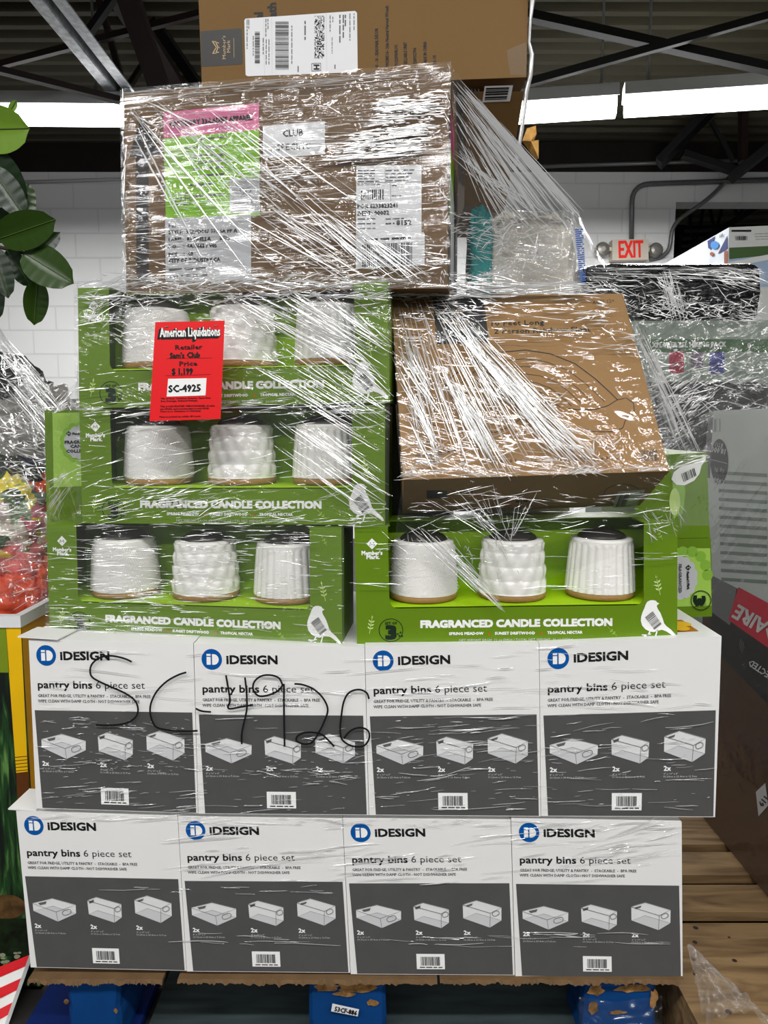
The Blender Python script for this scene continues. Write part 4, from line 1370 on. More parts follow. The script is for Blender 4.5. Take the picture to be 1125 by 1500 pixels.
for i in range(26):
    y = 338 + i * 3.1
    fc.greek((842 + (y - 338) * 0.1, y), (854 + (y - 338) * 0.06, y - 1), 3.4, bl2, rnd, 1)
mb.build('blue_print', t)
teal = mat('teal cloth', rgb(30, 140, 140), 0.6, 0.3, var=0.15, vscale=20, bump=0.004, bscale=40)
q = lump((P(702, 360, 0.2).x, 0.2, P(700, 362, 0.2).z - 0.04), 0.02, 0.03, 0.1, teal, 0.1, 3, 4.0, seed=3)
tag(q.build('garment', smooth=True, origin=P(700, 415, 0.2)), 'teal cloth bundle squeezed between the big brown carton and the clear bag', 'garment')

# black filler carton, added to keep the gap between the stacks dark
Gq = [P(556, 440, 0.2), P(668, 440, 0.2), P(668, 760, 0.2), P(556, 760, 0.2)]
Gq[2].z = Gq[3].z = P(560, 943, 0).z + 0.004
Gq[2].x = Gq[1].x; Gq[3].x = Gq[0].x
q = MB(); q.hexa(Gq, Vector((0, 0.25, 0)), mat('black gap filler', rgb(28, 28, 30), 0.4, 0.4))
tag(q.build('gap_filler_carton', origin=(Gq[2] + Gq[3]) / 2), 'added black filler carton darkening the gap between the left green stack and the rainbow carton', 'box')

# ------------------------------------------------------------------ red price tag
Tq = [P(227.5, 472, -0.012), P(329, 469.6, -0.02), P(323, 613.6, -0.02), P(219, 617, -0.012)]
t = thing('price_tag', (Tq[2] + Tq[3]) / 2, 'red price tag hanging on the film in front of the green candle boxes', 'tag')
mb = MB(); mb.hexa(Tq, Vector((0, 0.0009, 0)), red)
tm_ = planemap(Tq[0], Tq[1], (Tq[2] + Tq[3]) / 2)


def tg(x, y):
    return (220 + x / 9.375, 460 + y / 9.375)


mb.build('card', t)
mb = MB(); fc = Face(mb, tm_)
s_ = 1 / 9.375
for i in range(6):
    fc.text('American Liquidations', tg(138 - i * 6, 320 + i * 5), tg(960 - i * 6, 302 + i * 5), 125 * s_, ink, bold=0.07, k=1 + i * 0.05)
fc.text('American Liquidations', tg(140, 316), tg(962, 298), 122 * s_, whiteink, bold=0.03, k=3)
fc.text('Retailer', tg(348, 490), tg(716, 481), 62 * s_, mat('maroon-black ink', rgb(60, 12, 14), 0.5), bold=0.05, k=1)
fc.text('Price', tg(405, 715), tg(645, 708), 62 * s_, MATS['maroon-black ink'], bold=0.05, k=1)
fc.line([tg(225, 614), tg(845, 603)], 0.4, MATS['maroon-black ink'], 1); fc.line([tg(208, 849), tg(835, 829)], 0.4, MATS['maroon-black ink'], 1)
for tx, x0, x1, y in (('Mix of New, Customer Returns, Open Box,', 150, 830, 1172), ('Box Damage, Refused Pickups.', 150, 655, 1208), ('This is LIQUIDATED MERCHANDISE, all sales', 140, 886, 1280), ('are FINAL and merchandise is sold AS-IS.', 140, 812, 1316), ('There is no Guarantee or Warranty.', 138, 700, 1350), ('Must be picked up within 48 hours', 128, 690, 1424)):
    fc.text(tx, tg(x0, y), tg(x1, y - 12), 22 * s_, MATS['maroon-black ink'], bold=0.05, k=1)
mb.build('printed_text', t)
mb = MB(); fc = Face(mb, tm_)
fc.text("Sam's", tg(275, 608), tg(468, 604), 72 * s_, ink, bold=0.06, k=1)
fc.text('Club', tg(508, 600), tg(684, 596), 72 * s_, ink, bold=0.06, k=1)
fc.text('$ 1,199', tg(302, 832), tg(585, 826), 82 * s_, ink, bold=0.06, k=1)
mb.build('handwriting', t)
mb = MB(); fc = Face(mb, tm_)
fc.poly([tg(247, 890), tg(775, 880), tg(760, 1117), tg(228, 1135)], whiteink, 1)
fc.text('SC-4925', tg(258, 1074), tg(695, 1060), 92 * s_, ink, bold=0.05, k=2)
o = mb.build('number_sticker', t); o['label'] = 'white sticker handwritten SC-4925'
q = MB()
for x, y in ((225, 175), (900, 160)):
    p = tm_(*tg(x, y), 3); q.bar(p + Vector((-0.002, 0, 0)), p + Vector((0.002, 0, 0)), 0.0008, 0.0008, galv)
q.build('staple', t)

# ================================================================== LEFT NEIGHBOUR: display bin of clothes, plant
yellow = mat('yellow printed board', rgb(236, 186, 12), 0.5, 0.3)
brownp = mat('brown printed board', rgb(92, 50, 18), 0.6, 0.2)
Yc = 0.16
cor_t = P(28, 905, Yc); cor_b = P(33, 1420, Yc)
zt, zl = cor_t.z, 0.0
X1 = cor_t.x; X0 = X1 - 0.44
t = thing('display_bin', (X1 - 0.22, Yc + 0.37, zl), 'cardboard display bin printed with tall grass and a yellow corner stripe, full of clothes', 'bin')
grassp = bpy.data.materials.new('printed grass picture'); grassp.use_nodes = True
nt = grassp.node_tree; bs = nt.nodes['Principled BSDF']; bs.inputs['Roughness'].default_value = 0.5
tc = nt.nodes.new('ShaderNodeTexCoord'); mp_ = nt.nodes.new('ShaderNodeMapping'); mp_.inputs['Scale'].default_value = (60, 60, 7); mp_.inputs['Rotation'].default_value = (0, 0.25, 0)
nz = nt.nodes.new('ShaderNodeTexNoise'); nz.inputs['Scale'].default_value = 1.6; nz.inputs['Detail'].default_value = 4; nz.inputs['Distortion'].default_value = 0.4
rp = nt.nodes.new('ShaderNodeValToRGB'); e_ = rp.color_ramp.elements
e_[0].position = 0.42; e_[0].color = rgb(4, 16, 8); e_[1].position = 0.72; e_[1].color = rgb(96, 140, 70)
k_ = e_.new(0.55); k_.color = rgb(22, 62, 22)
nt.links.new(tc.outputs['Object'], mp_.inputs[0]); nt.links.new(mp_.outputs[0], nz.inputs['Vector']); nt.links.new(nz.outputs[0], rp.inputs[0]); nt.links.new(rp.outputs[0], bs.inputs['Base Color'])
bdy = MB()
th_ = 0.006
bdy.hexa([Vector((X0, Yc, zt)), Vector((X1, Yc, zt)), Vector((X1, Yc, zl)), Vector((X0, Yc, zl))], Vector((0, th_, 0)), grassp)
bdy.hexa([Vector((X1 - th_, Yc + th_, zt)), Vector((X1, Yc + th_, zt)), Vector((X1, Yc + th_, zl)), Vector((X1 - th_, Yc + th_, zl))], Vector((0, 0.72, 0)), mat('ochre printed board', rgb(214, 158, 10), 0.5, 0.3))
bdy.hexa([Vector((X0, Yc + 0.73, zt)), Vector((X1, Yc + 0.73, zt)), Vector((X1, Yc + 0.73, zl)), Vector((X0, Yc + 0.73, zl))], Vector((0, th_, 0)), kraft)
bdy.hexa([Vector((X0, Yc + th_, zt)), Vector((X0 + th_, Yc + th_, zt)), Vector((X0 + th_, Yc + th_, zl)), Vector((X0, Yc + th_, zl))], Vector((0, 0.72, 0)), kraft)
bdy.hexa([Vector((X0, Yc, zl + th_)), Vector((X1, Yc, zl + th_)), Vector((X1, Yc, zl)), Vector((X0, Yc, zl))], Vector((0, 0.736, 0)), kraft)
bdy.build('bin_wall', t)
yp = MB(); fm2 = planemap(Vector((X0, Yc, zt)), Vector((X1, Yc, zt)), Vector((X1, Yc, zl)), eps=0.0006); fc = Face(yp, fm2)
zy = P(28, 1130, Yc)
fc.poly([(8, 910), (30, 905), (41, 1130), (24, 1132)], yellow, 1)
fc.poly([(24, 1132), (42, 1130), (44, 1195), (27, 1200)], brownp, 1)
for y in (1108, 1113, 1118, 1123, 1128):
    fc.line([(22, y + 1), (42, y - 1)], 1.0, brownp, 2)
fc.poly([(-60, 905), (8, 905), (14, 985), (-60, 985)], mat('printed lawn green', rgb(120, 140, 30), 0.5), 1)
yp.build('yellow_stripe', t)
rimq = MB()
rimq.hexa([Vector((X0 - 0.004, Yc - 0.004, zt + 0.004)), Vector((X1 + 0.004, Yc - 0.004, zt + 0.004)), Vector((X1 + 0.004, Yc - 0.004, zt - 0.016)), Vector((X0 - 0.004, Yc - 0.004, zt - 0.016))], Vector((0, 0.014, 0)), label)
rimq.hexa([Vector((X1 - 0.01, Yc + 0.01, zt + 0.004)), Vector((X1 + 0.004, Yc + 0.01, zt + 0.004)), Vector((X1 + 0.004, Yc + 0.01, zt - 0.016)), Vector((X1 - 0.01, Yc + 0.01, zt - 0.016))], Vector((0, 0.73, 0)), label)
rimq.build('white_rim', t)
pot = MB(); fc = Face(pot, fm2)
fc.disc(10, 1328, 28, 18, mat('printed soil', rgb(84, 62, 36), 0.7, 0.1, var=0.5, vscale=60), 1, 24)
fc.rect(-80, 1345, 44, 1400, mat('printed dark leaves', rgb(22, 34, 18), 0.7, 0.1, var=0.6, vscale=50), 1.2)
rnd = random.Random(14); pale = mat('printed pebbles', rgb(140, 146, 118), 0.6)
for i in range(34):
    fc.disc(rnd.uniform(-30, 42), rnd.uniform(1393, 1416), rnd.uniform(2, 5), rnd.uniform(1.5, 3.2), pale, 1.5 + 0.02 * i, 9)
pot.build('printed_ground', t)

# striped carton edge and blue pallet under the bin
q = MB()
stq = [P(-60, 1440, Yc - 0.012), P(43, 1399, Yc - 0.012), P(6, 1503, 0.07), P(-90, 1560, 0.04)]
q.hexa(stq, Vector((0.004, 0.004, -0.004)), white)
sm = uvmap(stq, 100, 100, eps=0.0004); fc = Face(q, sm)
redp = mat('red stripe ink', rgb(206, 16, 30), 0.5, 0.3)
for k in range(4):
    y = k * 34
    fc.poly([(0, y), (100, y), (100, min(100, y + 17)), (0, min(100, y + 17))], redp, 1)
st = q.build('striped_flap')
tag(st, 'red and white striped cardboard flap leaning at the lower left corner', 'cardboard')

# clothes in the bin
def cloth(name, c, r, m, lab, seed, amp=0.22, fr=3.2):
    q = lump(c, *r, m, amp, fr, 2.6, 64, 40, seed)
    o = q.build(name, smooth=True, origin=(c[0], c[1], c[2] - r[2]))
    return tag(o, lab, 'garment', 'clothes in the display bin')


def floral(name, cols, sc):
    m = bpy.data.materials.new(name); m.use_nodes = True; nt = m.node_tree; b = nt.nodes['Principled BSDF']; b.inputs['Roughness'].default_value = 0.7
    tc = nt.nodes.new('ShaderNodeTexCoord'); v = nt.nodes.new('ShaderNodeTexVoronoi'); v.inputs['Scale'].default_value = sc
    nz = nt.nodes.new('ShaderNodeTexNoise'); nz.inputs['Scale'].default_value = sc * 0.8
    mx = nt.nodes.new('ShaderNodeMixRGB'); mx.inputs[0].default_value = 0.18
    nt.links.new(tc.outputs['Object'], mx.inputs[1]); nt.links.new(nz.outputs['Color'], mx.inputs[2])
    nt.links.new(tc.outputs['Object'], nz.inputs['Vector']); nt.links.new(mx.outputs[0], v.inputs['Vector'])
    s = nt.nodes.new('ShaderNodeSeparateXYZ'); nt.links.new(v.outputs['Color'], s.inputs[0])
    r = nt.nodes.new('ShaderNodeValToRGB'); r.color_ramp.interpolation = 'CONSTANT'
    el = r.color_ramp.elements
    el[0].position = 0; el[0].color = cols[0]; el[1].position = 1.0 / len(cols); el[1].color = cols[1]
    for i in range(2, len(cols)):
        e = el.new(i / len(cols)); e.color = cols[i]
    nt.links.new(s.outputs[0], r.inputs[0]); nt.links.new(r.outputs[0], b.inputs['Base Color'])
    return m


fl1 = floral('pastel flower print cloth', [rgb(232, 200, 214), rgb(240, 220, 60), rgb(240, 232, 220), rgb(136, 160, 120), rgb(224, 120, 140), rgb(60, 90, 60)], 22)
fl2 = floral('coral and pink print cloth', [rgb(240, 110, 120), rgb(236, 90, 60), rgb(240, 150, 160), rgb(236, 90, 60)], 11)
fl3 = floral('pink, yellow and green print cloth', [rgb(236, 160, 165), rgb(232, 190, 80), rgb(130, 150, 110), rgb(236, 120, 120)], 15)
orange_c = mat('orange cloth', rgb(226, 84, 40), 0.7, 0.2, var=0.1, vscale=20)
navy_c = mat('navy cloth', rgb(34, 52, 106), 0.7, 0.2)
blackbag = mat('black glossy bag', rgb(48, 52, 54), 0.25, 0.5, bump=0.012, bscale=22)
greybag = mat('grey crinkled bag', rgb(150, 148, 144), 0.35, 0.5, var=0.3, vscale=24, bump=0.01, bscale=34)


def bl(px, py, Y, r, name, m, lab, seed, amp=0.2, fr=3.2):
    return cloth(name, tuple(P(px, py, Y)), r, m, lab, seed, amp, fr)


bl(-10, 880, 0.37, (0.12, 0.09, 0.075), 'garment', fl2, 'coral and pink printed garment lowest in the pile, over the white bin rim', 1)
bl(40, 850, 0.42, (0.1, 0.1, 0.07), 'garment', fl2, 'coral and pink printed garment bulging beside the lower left green box', 2)
bl(-20, 815, 0.40, (0.13, 0.1, 0.07), 'garment', fl3, 'pink, yellow and green folded garment in the middle of the pile', 3)
bl(45, 795, 0.46, (0.09, 0.1, 0.06), 'garment', fl3, 'pink and yellow garment squeezed against the left green box', 4)
bl(-8, 755, 0.40, (0.11, 0.1, 0.085), 'garment', fl1, 'flower printed garment in pastel pink and yellow, near the top of the pile', 5)
bl(48, 742, 0.47, (0.075, 0.09, 0.08), 'garment', orange_c, 'plain orange garment beside the half hidden green candle box', 6)
bl(50, 702, 0.50, (0.07, 0.09, 0.045), 'garment', navy_c, 'navy garment between the orange one and the black bag', 7)
bl(-10, 700, 0.46, (0.12, 0.1, 0.05), 'garment', mat('black cloth', rgb(40, 44, 46), 0.6, 0.3), 'dark grey garment under the shiny black bag', 8)
o = bl(-40, 600, 0.6, (0.17, 0.14, 0.13), 'film_wrapped_bag', blackbag, 'shiny black film wrapped bag on top of the clothes pile', 9, 0.16, 2.6); o['category'] = 'bag'; del o['group']
o = bl(56, 632, 0.56, (0.10, 0.1, 0.1), 'film_wrapped_bag', greybag, 'pale grey crinkled bag right of the shiny black bag', 10, 0.18, 3.4); o['category'] = 'bag'; del o['group']
o = bl(20, 760, 0.72, (0.2, 0.16, 0.16), 'garment', navy_c, 'dark garment deep in the display bin behind the flower print', 12)

# film hood over the clothes
leftfilm = film_mat('left bundle film', 10, 60, 0.35, 0.005, 0.3, 0.06, 0.09, lo=0.34, crumple=0.15)
t = thing('stretch_wrap', P(0, 900, 0.36), 'crinkled clear film hood over the clothes and bags at the left', 'film')
def hood(u, v):
    # left silhouette of the bundle
    ridge = [(-60, 452), (0, 480), (30, 530), (62, 566), (100, 588), (112, 600)]
    x = -60 + u * 170
    for (xa, ya), (xb, yb) in zip(ridge, ridge[1:]):
        if xa <= x <= xb:
            yt = ya + (yb - ya) * (x - xa) / (xb - xa)
    y_ = yt + (885 - yt) * v
    xx = x * (1 - v * 0.36) + v * v * 0
    Y = 0.47 - 0.2 * min(1, v * 2.2) ** 0.7 + 0.012 * mnoise.noise(Vector((u * 9, v * 9, 0)))
    return P(xx, y_, Y)
q = MB(); q.grid(hood, 40, 50, leftfilm, lambda u, v: (u * 0.25, v * 0.5)); q.build('film_sheet', t, smooth=True)

# rubber plant
leaf_m = bpy.data.materials.new('glossy leaf'); leaf_m.use_nodes = True
b_ = leaf_m.node_tree.nodes['Principled BSDF']; b_.inputs['Base Color'].default_value = rgb(46, 74, 16); b_.inputs['Roughness'].default_value = 0.3
leaf_d = mat('dark glossy leaf', rgb(24, 46, 22), 0.3, 0.5)
leaf_l = mat('young leaf', rgb(122, 160, 52), 0.35, 0.4)
vein_m = mat('leaf midrib', rgb(70, 92, 40), 0.5); stem_m = mat('plant stem', rgb(66, 56, 40), 0.7)
Yp = 0.62
tx_, ty_ = P(-190, 400, Yp).x, Yp + 0.05
t = thing('rubber_plant', (tx_, ty_, 0), 'potted rubber plant with broad glossy dark green leaves at the upper left', 'plant')
q = MB(); q.lathe([(0.09, 0.0), (0.12, 0.2), (0.125, 0.22), (0.11, 0.22), (0.1, 0.18)], mat('clay pot', rgb(120, 78, 52), 0.7), 32, None, Vector((tx_, ty_, 0))); q.build('pot', t, smooth=True)
tops = P(-60, 120, Yp)
q = MB(); q.tube([(tx_, ty_, 0.15), (tx_ - 0.01, ty_, 0.7), (tx_ + 0.01, ty_, 1.1), ((tx_ + tops.x) / 2, ty_, tops.z - 0.15), (tops.x, ty_, tops.z)], [0.018, 0.015, 0.012, 0.009, 0.006], stem_m, 10); q.build('stem', t, smooth=True)


def leaf(base, tip, w, m, tiltn, droop=0.1, dy=0.0):
    """base/tip photo points, w half width in the same units"""
    a = P(base[0], base[1], Yp + dy); b = P(tip[0], tip[1], Yp + dy + tiltn)
    ax = b - a; L = ax.length; ax.normalize()
    toc = (CAM - a).normalized(); sd = ax.cross(toc).normalized(); nn = sd.cross(ax).normalized()
    if nn.dot(toc) < 0:
        nn = -nn
    W_ = w * (Yp - CAM.y) / F
    q = MB(); n = 18; cols = 7; base_i = 0
    vs = []
    for i in range(n + 1):
        f = i / n
        wd = W_ * (math.sin(PI * min(1, f * 1.0) ** 0.9) ** 0.5) if 0 < f < 1 else 0.0005
        if f > 0.94:
            wd = W_ * max(0.02, 0.55 * (1 - f) / 0.06 * 0.5)
        for c in range(cols):
            s__ = (c / (cols - 1)) * 2 - 1
            z = abs(s__) * 0.22 * wd - droop * L * f * f * 0.5 + 0.0025 * math.sin(f * 40) * abs(s__) * 0.4
            vs.append(a + ax * (L * f) + sd * (wd * s__) + nn * (z))
    fs = [(i * cols + c, i * cols + c + 1, (i + 1) * cols + c + 1, (i + 1) * cols + c) for i in range(n) for c in range(cols - 1)]
    k = len(vs)
    vs2 = [v - nn * 0.0012 for v in vs]
    q.add(vs + vs2, fs + [tuple(reversed([x + k for x in f])) for f in fs], m)
    lf = q.build('leaf', t, smooth=True)
    r = MB(); r.tube([vs[i * cols + cols // 2] + nn * 0.0008 for i in range(0, n + 1, 2)], 0.0012, vein_m, 5)
    r.build('midrib', lf, smooth=True)
    return lf


def stalk(pts):
    q = MB(); q.tube([P(x, y, Yp + 0.02) for x, y in pts], 0.004, stem_m, 6); q.build('twig', t, smooth=True)


leaf((-40, 190), (42, 188), 31, leaf_l, -0.02, 0.05)
leaf((14, 164), (24, 147), 5, leaf_l, 0.0, 0.0)
leaf((-22, 215), (34, 305), 24, leaf_d, 0.03, 0.1, 0.0)
leaf((-15, 245), (36, 318), 20, leaf_d, 0.0, 0.1, -0.03)
leaf((28, 330), (42, 268), 16, leaf_m, 0.02, 0.1, 0.04)
leaf((-20, 345), (33, 312), 22, leaf_d, 0.0, 0.1, 0.02)
leaf((-2, 350), (80, 322), 25, leaf_m, -0.03, 0.06, -0.03)
leaf((40, 385), (88, 340), 12, leaf_d, 0.04, 0.0, 0.04)
leaf((34, 370), (106, 414), 27, leaf_m, -0.02, 0.08, -0.02)
leaf((10, 366), (46, 420), 15, leaf_d, 0.02, 0.1, 0.0)
leaf((-12, 360), (12, 436), 17, leaf_d, 0.0, 0.1, -0.02)
leaf((55, 410), (50, 476), 17, leaf_m, 0.0, 0.15, 0.03)
leaf((-14, 380), (-4, 470), 14, leaf_d, 0.0, 0.1, 0.01)
stalk([(-190, 360), (-70, 330), (-30, 345), (0, 362), (40, 372)])
stalk([(-150, 230), (-70, 225), (-45, 210), (-40, 190)])
stalk([(-170, 300), (-70, 260), (-30, 235), (-10, 240)])

# ================================================================== RIGHT NEIGHBOURS
# bare wooden pallet with air-conditioner cartons
wood = bpy.data.materials.new('pine boards'); wood.use_nodes = True
nt = wood.node_tree; bs = nt.nodes['Principled BSDF']; bs.inputs['Roughness'].default_value = 0.65
tc = nt.nodes.new('ShaderNodeTexCoord'); mp_ = nt.nodes.new('ShaderNodeMapping'); mp_.inputs['Scale'].default_value = (3, 22, 22)
nz = nt.nodes.new('ShaderNodeTexNoise'); nz.inputs['Scale'].default_value = 1.6; nz.inputs['Detail'].default_value = 7; nz.inputs['Distortion'].default_value = 1.2
rp = nt.nodes.new('ShaderNodeValToRGB'); e_ = rp.color_ramp.elements
e_[0].position = 0.3; e_[0].color = rgb(92, 68, 40); e_[1].position = 0.66; e_[1].color = rgb(152, 124, 86)
nt.links.new(tc.outputs['Object'], mp_.inputs[0]); nt.links.new(mp_.outputs[0], nz.inputs['Vector']); nt.links.new(nz.outputs[0], rp.inputs[0]); nt.links.new(rp.outputs[0], bs.inputs['Base Color'])
ZD = 0.11
XW0 = 0.475; XS = 0.735
t = thing('pallet', (XW0 + 0.6, 0.4, 0), 'bare wooden pallet at the right with a dark gap between boards', 'pallet')
ys = [PZ(1060, y, ZD).y for y in (1500, 1340, 1285, 1237, 1200)]
yy = -0.12
bounds = [(-0.14, PZ(1080, 1352, ZD).y), (PZ(1080, 1336, ZD).y, PZ(1060, 1296, ZD).y), (PZ(1060, 1282, ZD).y, PZ(1040, 1248, ZD).y), (PZ(1040, 1237, ZD).y, 0.78), (0.8, 0.95), (0.97, 1.15)]
for a, b in bounds:
    q = MB(); q.box((XW0 + 0.6, (a + b) / 2, ZD - 0.009), (1.2, b - a, 0.018), wood); q.build('deck_board', t)
for xx in (XW0 + 0.02, XW0 + 0.6, XW0 + 1.18):
    q = MB(); q.box((xx, 0.5, (ZD - 0.018) / 2), (0.04, 1.28, ZD - 0.019), wood); q.build('stringer', t)
nails = mat('nail and knot dark', rgb(44, 34, 26), 0.6)
q = MB()
for x, y, r in ((1019, 1359, 3.0), (1018, 1380, 2.6), (1016, 1405, 2.6), (1076, 1407, 2.6), (1068, 1373, 1.6), (1067, 1482, 3), (1018, 1427, 2)):
    p = PZ(x, y, ZD + 0.0006); n = 10
    q.poly([p + Vector((0.0016 * r * math.cos(2 * PI * k / n), 0.0016 * r * math.sin(2 * PI * k / n), 0)) for k in range(n)], nails)
q.build('nail_head', t)

acgrey = mat('grey printed carton', rgb(190, 197, 195), 0.5, 0.3, var=0.06, vscale=6)
acdark = mat('dark printed carton', rgb(28, 27, 27), 0.55, 0.25)
brown2 = mat('shaded brown carton', rgb(74, 52, 34), 0.7, 0.2, var=0.08, vscale=5)  # lower carton's brown is darkened, its shade put into the colour
fdred = mat('crimson print', rgb(196, 24, 52), 0.5, 0.3)


def side(y, z):
    return Vector((XS, y, z))


YF, YN = PX(1040, 700, XS).y, -0.05
zA1, zA0 = PX(1060, 601, XS).z, PX(1090, 882, XS).z
t = thing('air_conditioner_carton', (XS + 0.3, (YF + YN) / 2, zA0), 'grey air conditioner carton with a dark oval badge, standing on a black one', 'box')
q = MB(); q.hexa([side(YF, zA1), side(YN, zA1), side(YN, zA0 + 0.001), side(YF, zA0 + 0.001)], Vector((0.6, 0, 0)), acgrey); q.build('carton', t)
am = planemap(side(YF, zA1), side(YN, zA1), side(YN, zA0), eps=0.0006)
q = MB(); fc = Face(q, am)
fc.disc(1054, 676, 13, 33, acdark, 1, 32)
fc.text('18,000', (1064, 658), (1044, 654), 8, paleink, bold=0.03, k=2); fc.text('BTU', (1060, 650), (1049, 648), 6, paleink, k=2)
fc.line([(1042, 673), (1066, 679)], 0.8, paleink, 2)
fc.text('1,050', (1062, 704), (1047, 699), 8, paleink, bold=0.03, k=2); fc.text('Sq. Ft.', (1062, 688), (1047, 684), 6, paleink, k=2)
q.build('badge', t)
q = MB(); fc = Face(q, am)
lv = mat('louvre print', rgb(120, 134, 130), 0.5)
for i in range(13):
    y = 694 + i * 13
    fc.poly([(1052 + i * 0.4, y * 1.0 - 4), (1124, y + 0), (1124, y + 5), (1052 + i * 0.4, y + 0.5)], lv, 1)
for i in range(3):
    x = 1013 + i * 8 + 20
    fc.line([(x, 614), (x + 6, 614), (x + 6, 632), (x, 632)], 0.8, greyink, 1, True)
q.build('printed_louvre', t)
t = thing('air_conditioner_carton', (XS + 0.3, (YF + YN) / 2, ZD), 'black and brown air conditioner carton with an upside down crimson label, on the bare pallet', 'box')
q = MB(); q.hexa([side(YF, zA0), side(YN, zA0), side(YN, ZD + 0.001), side(YF, ZD + 0.001)], Vector((0.6, 0, 0)), brown2); q.build('carton', t)
q = MB(); fc = Face(q, am)
fc.poly([(1041, 842), (1124, 884), (1124, 1030), (1041, 945)], acdark, 1)
fc.poly([(1041, 842), (1080, 862), (1070, 916), (1041, 895)], mat('mid grey print', rgb(110, 112, 114), 0.5), 2)
fc.poly([(1083, 860), (1128, 884), (1128, 950), (1068, 908)], fdred, 3)
fc.text('FRIGIDAIRE', (1196, 952), (1084, 886), 20, paleink, bold=0.04, k=4)
fc.text('CONNECTED', (1160, 1006), (1102, 966), 9, paleink, bold=0.02, k=4)
for r in (6, 10, 14):
    fc.ring(1094, 944, r * 0.6, r, 1.2, greyink, 4, a0=120, a1=215, n=10)
q.build('printed_label', t)
q = MB(); fc = Face(q, am)
fc.poly([(1108, 1160), (1122, 1147), (1126, 1180), (1112, 1196)], greylabel, 2)
fc.text('119', (1121, 1166), (1112, 1177), 8, ink, bold=0.05, k=3)
q.build('number_label', t)
rf = film_mat('right pallet film', 4, 60, 0.7, 0.0012, 0.06, 0.02, 0.1)
t = thing('stretch_wrap', side(0.2, 0.12), 'thin clear film stretched round the air conditioner cartons', 'film')
q = MB(); q.grid(lambda u, v: Vector((XS - 0.006 - 0.004 * math.sin(v * 9), YF + 0.01 + (YN - YF) * u, ZD + 0.01 + (zA1 - ZD - 0.01) * (1 - v))), 20, 30, rf, lambda u, v: (u * 0.6, v * 0.9)); q.build('film_sheet', t, smooth=True)

# hiking pack cartons and a black bundle further back
Yh = 1.35
t = thing('hiking_pack_carton', P(1060, 1100, Yh), 'grey green hiking pack carton wrapped in film behind the air conditioner cartons', 'box')
Hq = [P(925, 470, Yh), P(1290, 468, Yh), P(1290, 700, Yh), P(925, 700, Yh)]
Hq[2].z = Hq[3].z = 0.0
q = MB(); q.hexa(Hq, Vector((0, 0.5, 0)), mat('hiking carton grey', rgb(150, 164, 152), 0.5, 0.3)); q.build('carton', t)
hm = planemap(Hq[0], Hq[1], Hq[2], eps=0.001)
q = MB(); fc = Face(q, hm)
fc.rect(940, 497, 1290, 516, mat('hiking carton green band', rgb(74, 112, 70), 0.5), 1)
fc.text('XPLORER 25L HIKING PACK', (955, 509), (1063, 508), 7, whiteink, bold=0.06, k=2)
fc.disc(1097, 506, 3, 4, paleink, 2, 10); fc.rect(1094, 514, 1100, 522, paleink, 2)
q.build('printed_title', t)
for x, y, w, h, c, nm in ((991, 530, 11, 17, rgb(188, 50, 80), 'crimson pack picture'), (1021, 527, 9, 13, rgb(130, 116, 134), 'mauve pack picture'), (1050, 531, 11, 17, rgb(70, 80, 160), 'blue pack picture')):
    q = MB(); fc = Face(q, hm); fc.rrect(x - w, y - h, x + w, y + h, 5, mat(nm + ' ink', c, 0.5), 1)
    fc.rect(x - w * 0.6, y, x + w * 0.6, y + h * 0.7, mat(nm + ' pocket ink', tuple(v * 0.75 for v in c[:3]) + (1,), 0.5), 2)
    fc.ring(x, y - h, w * 0.35, 3, 1.2, ink, 2, n=12)
    o = q.build('pack_picture', t); o['label'] = nm
q = MB(); fc = Face(q, hm); fc.rect(925, 560, 1290, 700, mat('hiking carton dark base', rgb(56, 58, 58), 0.5), 1); q.build('dark_base', t)
hf = film_mat('far bundle film', 9, 60, 0.5, 0.003, 0.2, 0.16, 0.1, lo=0.3, crumple=0.15)
t2 = thing('stretch_wrap', P(1000, 690, Yh - 0.02), 'crinkled clear film over the hiking pack carton', 'film')
q = MB(); q.grid(lambda u, v: P(928 + 230 * u, 468 + 232 * v, Yh - 0.03 - 0.012 * mnoise.noise(Vector((u * 14, v * 14, 2)))), 50, 50, hf, lambda u, v: (u * 0.5, v * 0.5)); q.build('film_sheet', t2, smooth=True)

blk = mat('black stretch film', rgb(22, 23, 25), 0.22, 0.6, bump=0.02, bscale=26, stretch=(1, 1, 2.4))
a = P(850, 392, Yh); b = P(1122, 392, Yh)
ztop, zbot = P(1000, 387, Yh).z, Hq[0].z + 0.004
q = lump(((a.x + b.x) / 2, Yh + 0.22, (ztop + zbot) / 2), (b.x - a.x) / 2, 0.24, (ztop - zbot) / 2 + 0.008, blk, 0.02, 6, 9.0, 120, 50, 7.0)
for i in range(len(q.v)):
    if q.v[i].z < zbot:
        q.v[i].z = zbot
t = tag(q.build('black_wrapped_bundle', smooth=True, origin=((a.x + b.x) / 2, Yh + 0.22, zbot)), 'bundle wrapped in shiny black film below the exit sign', 'bundle')

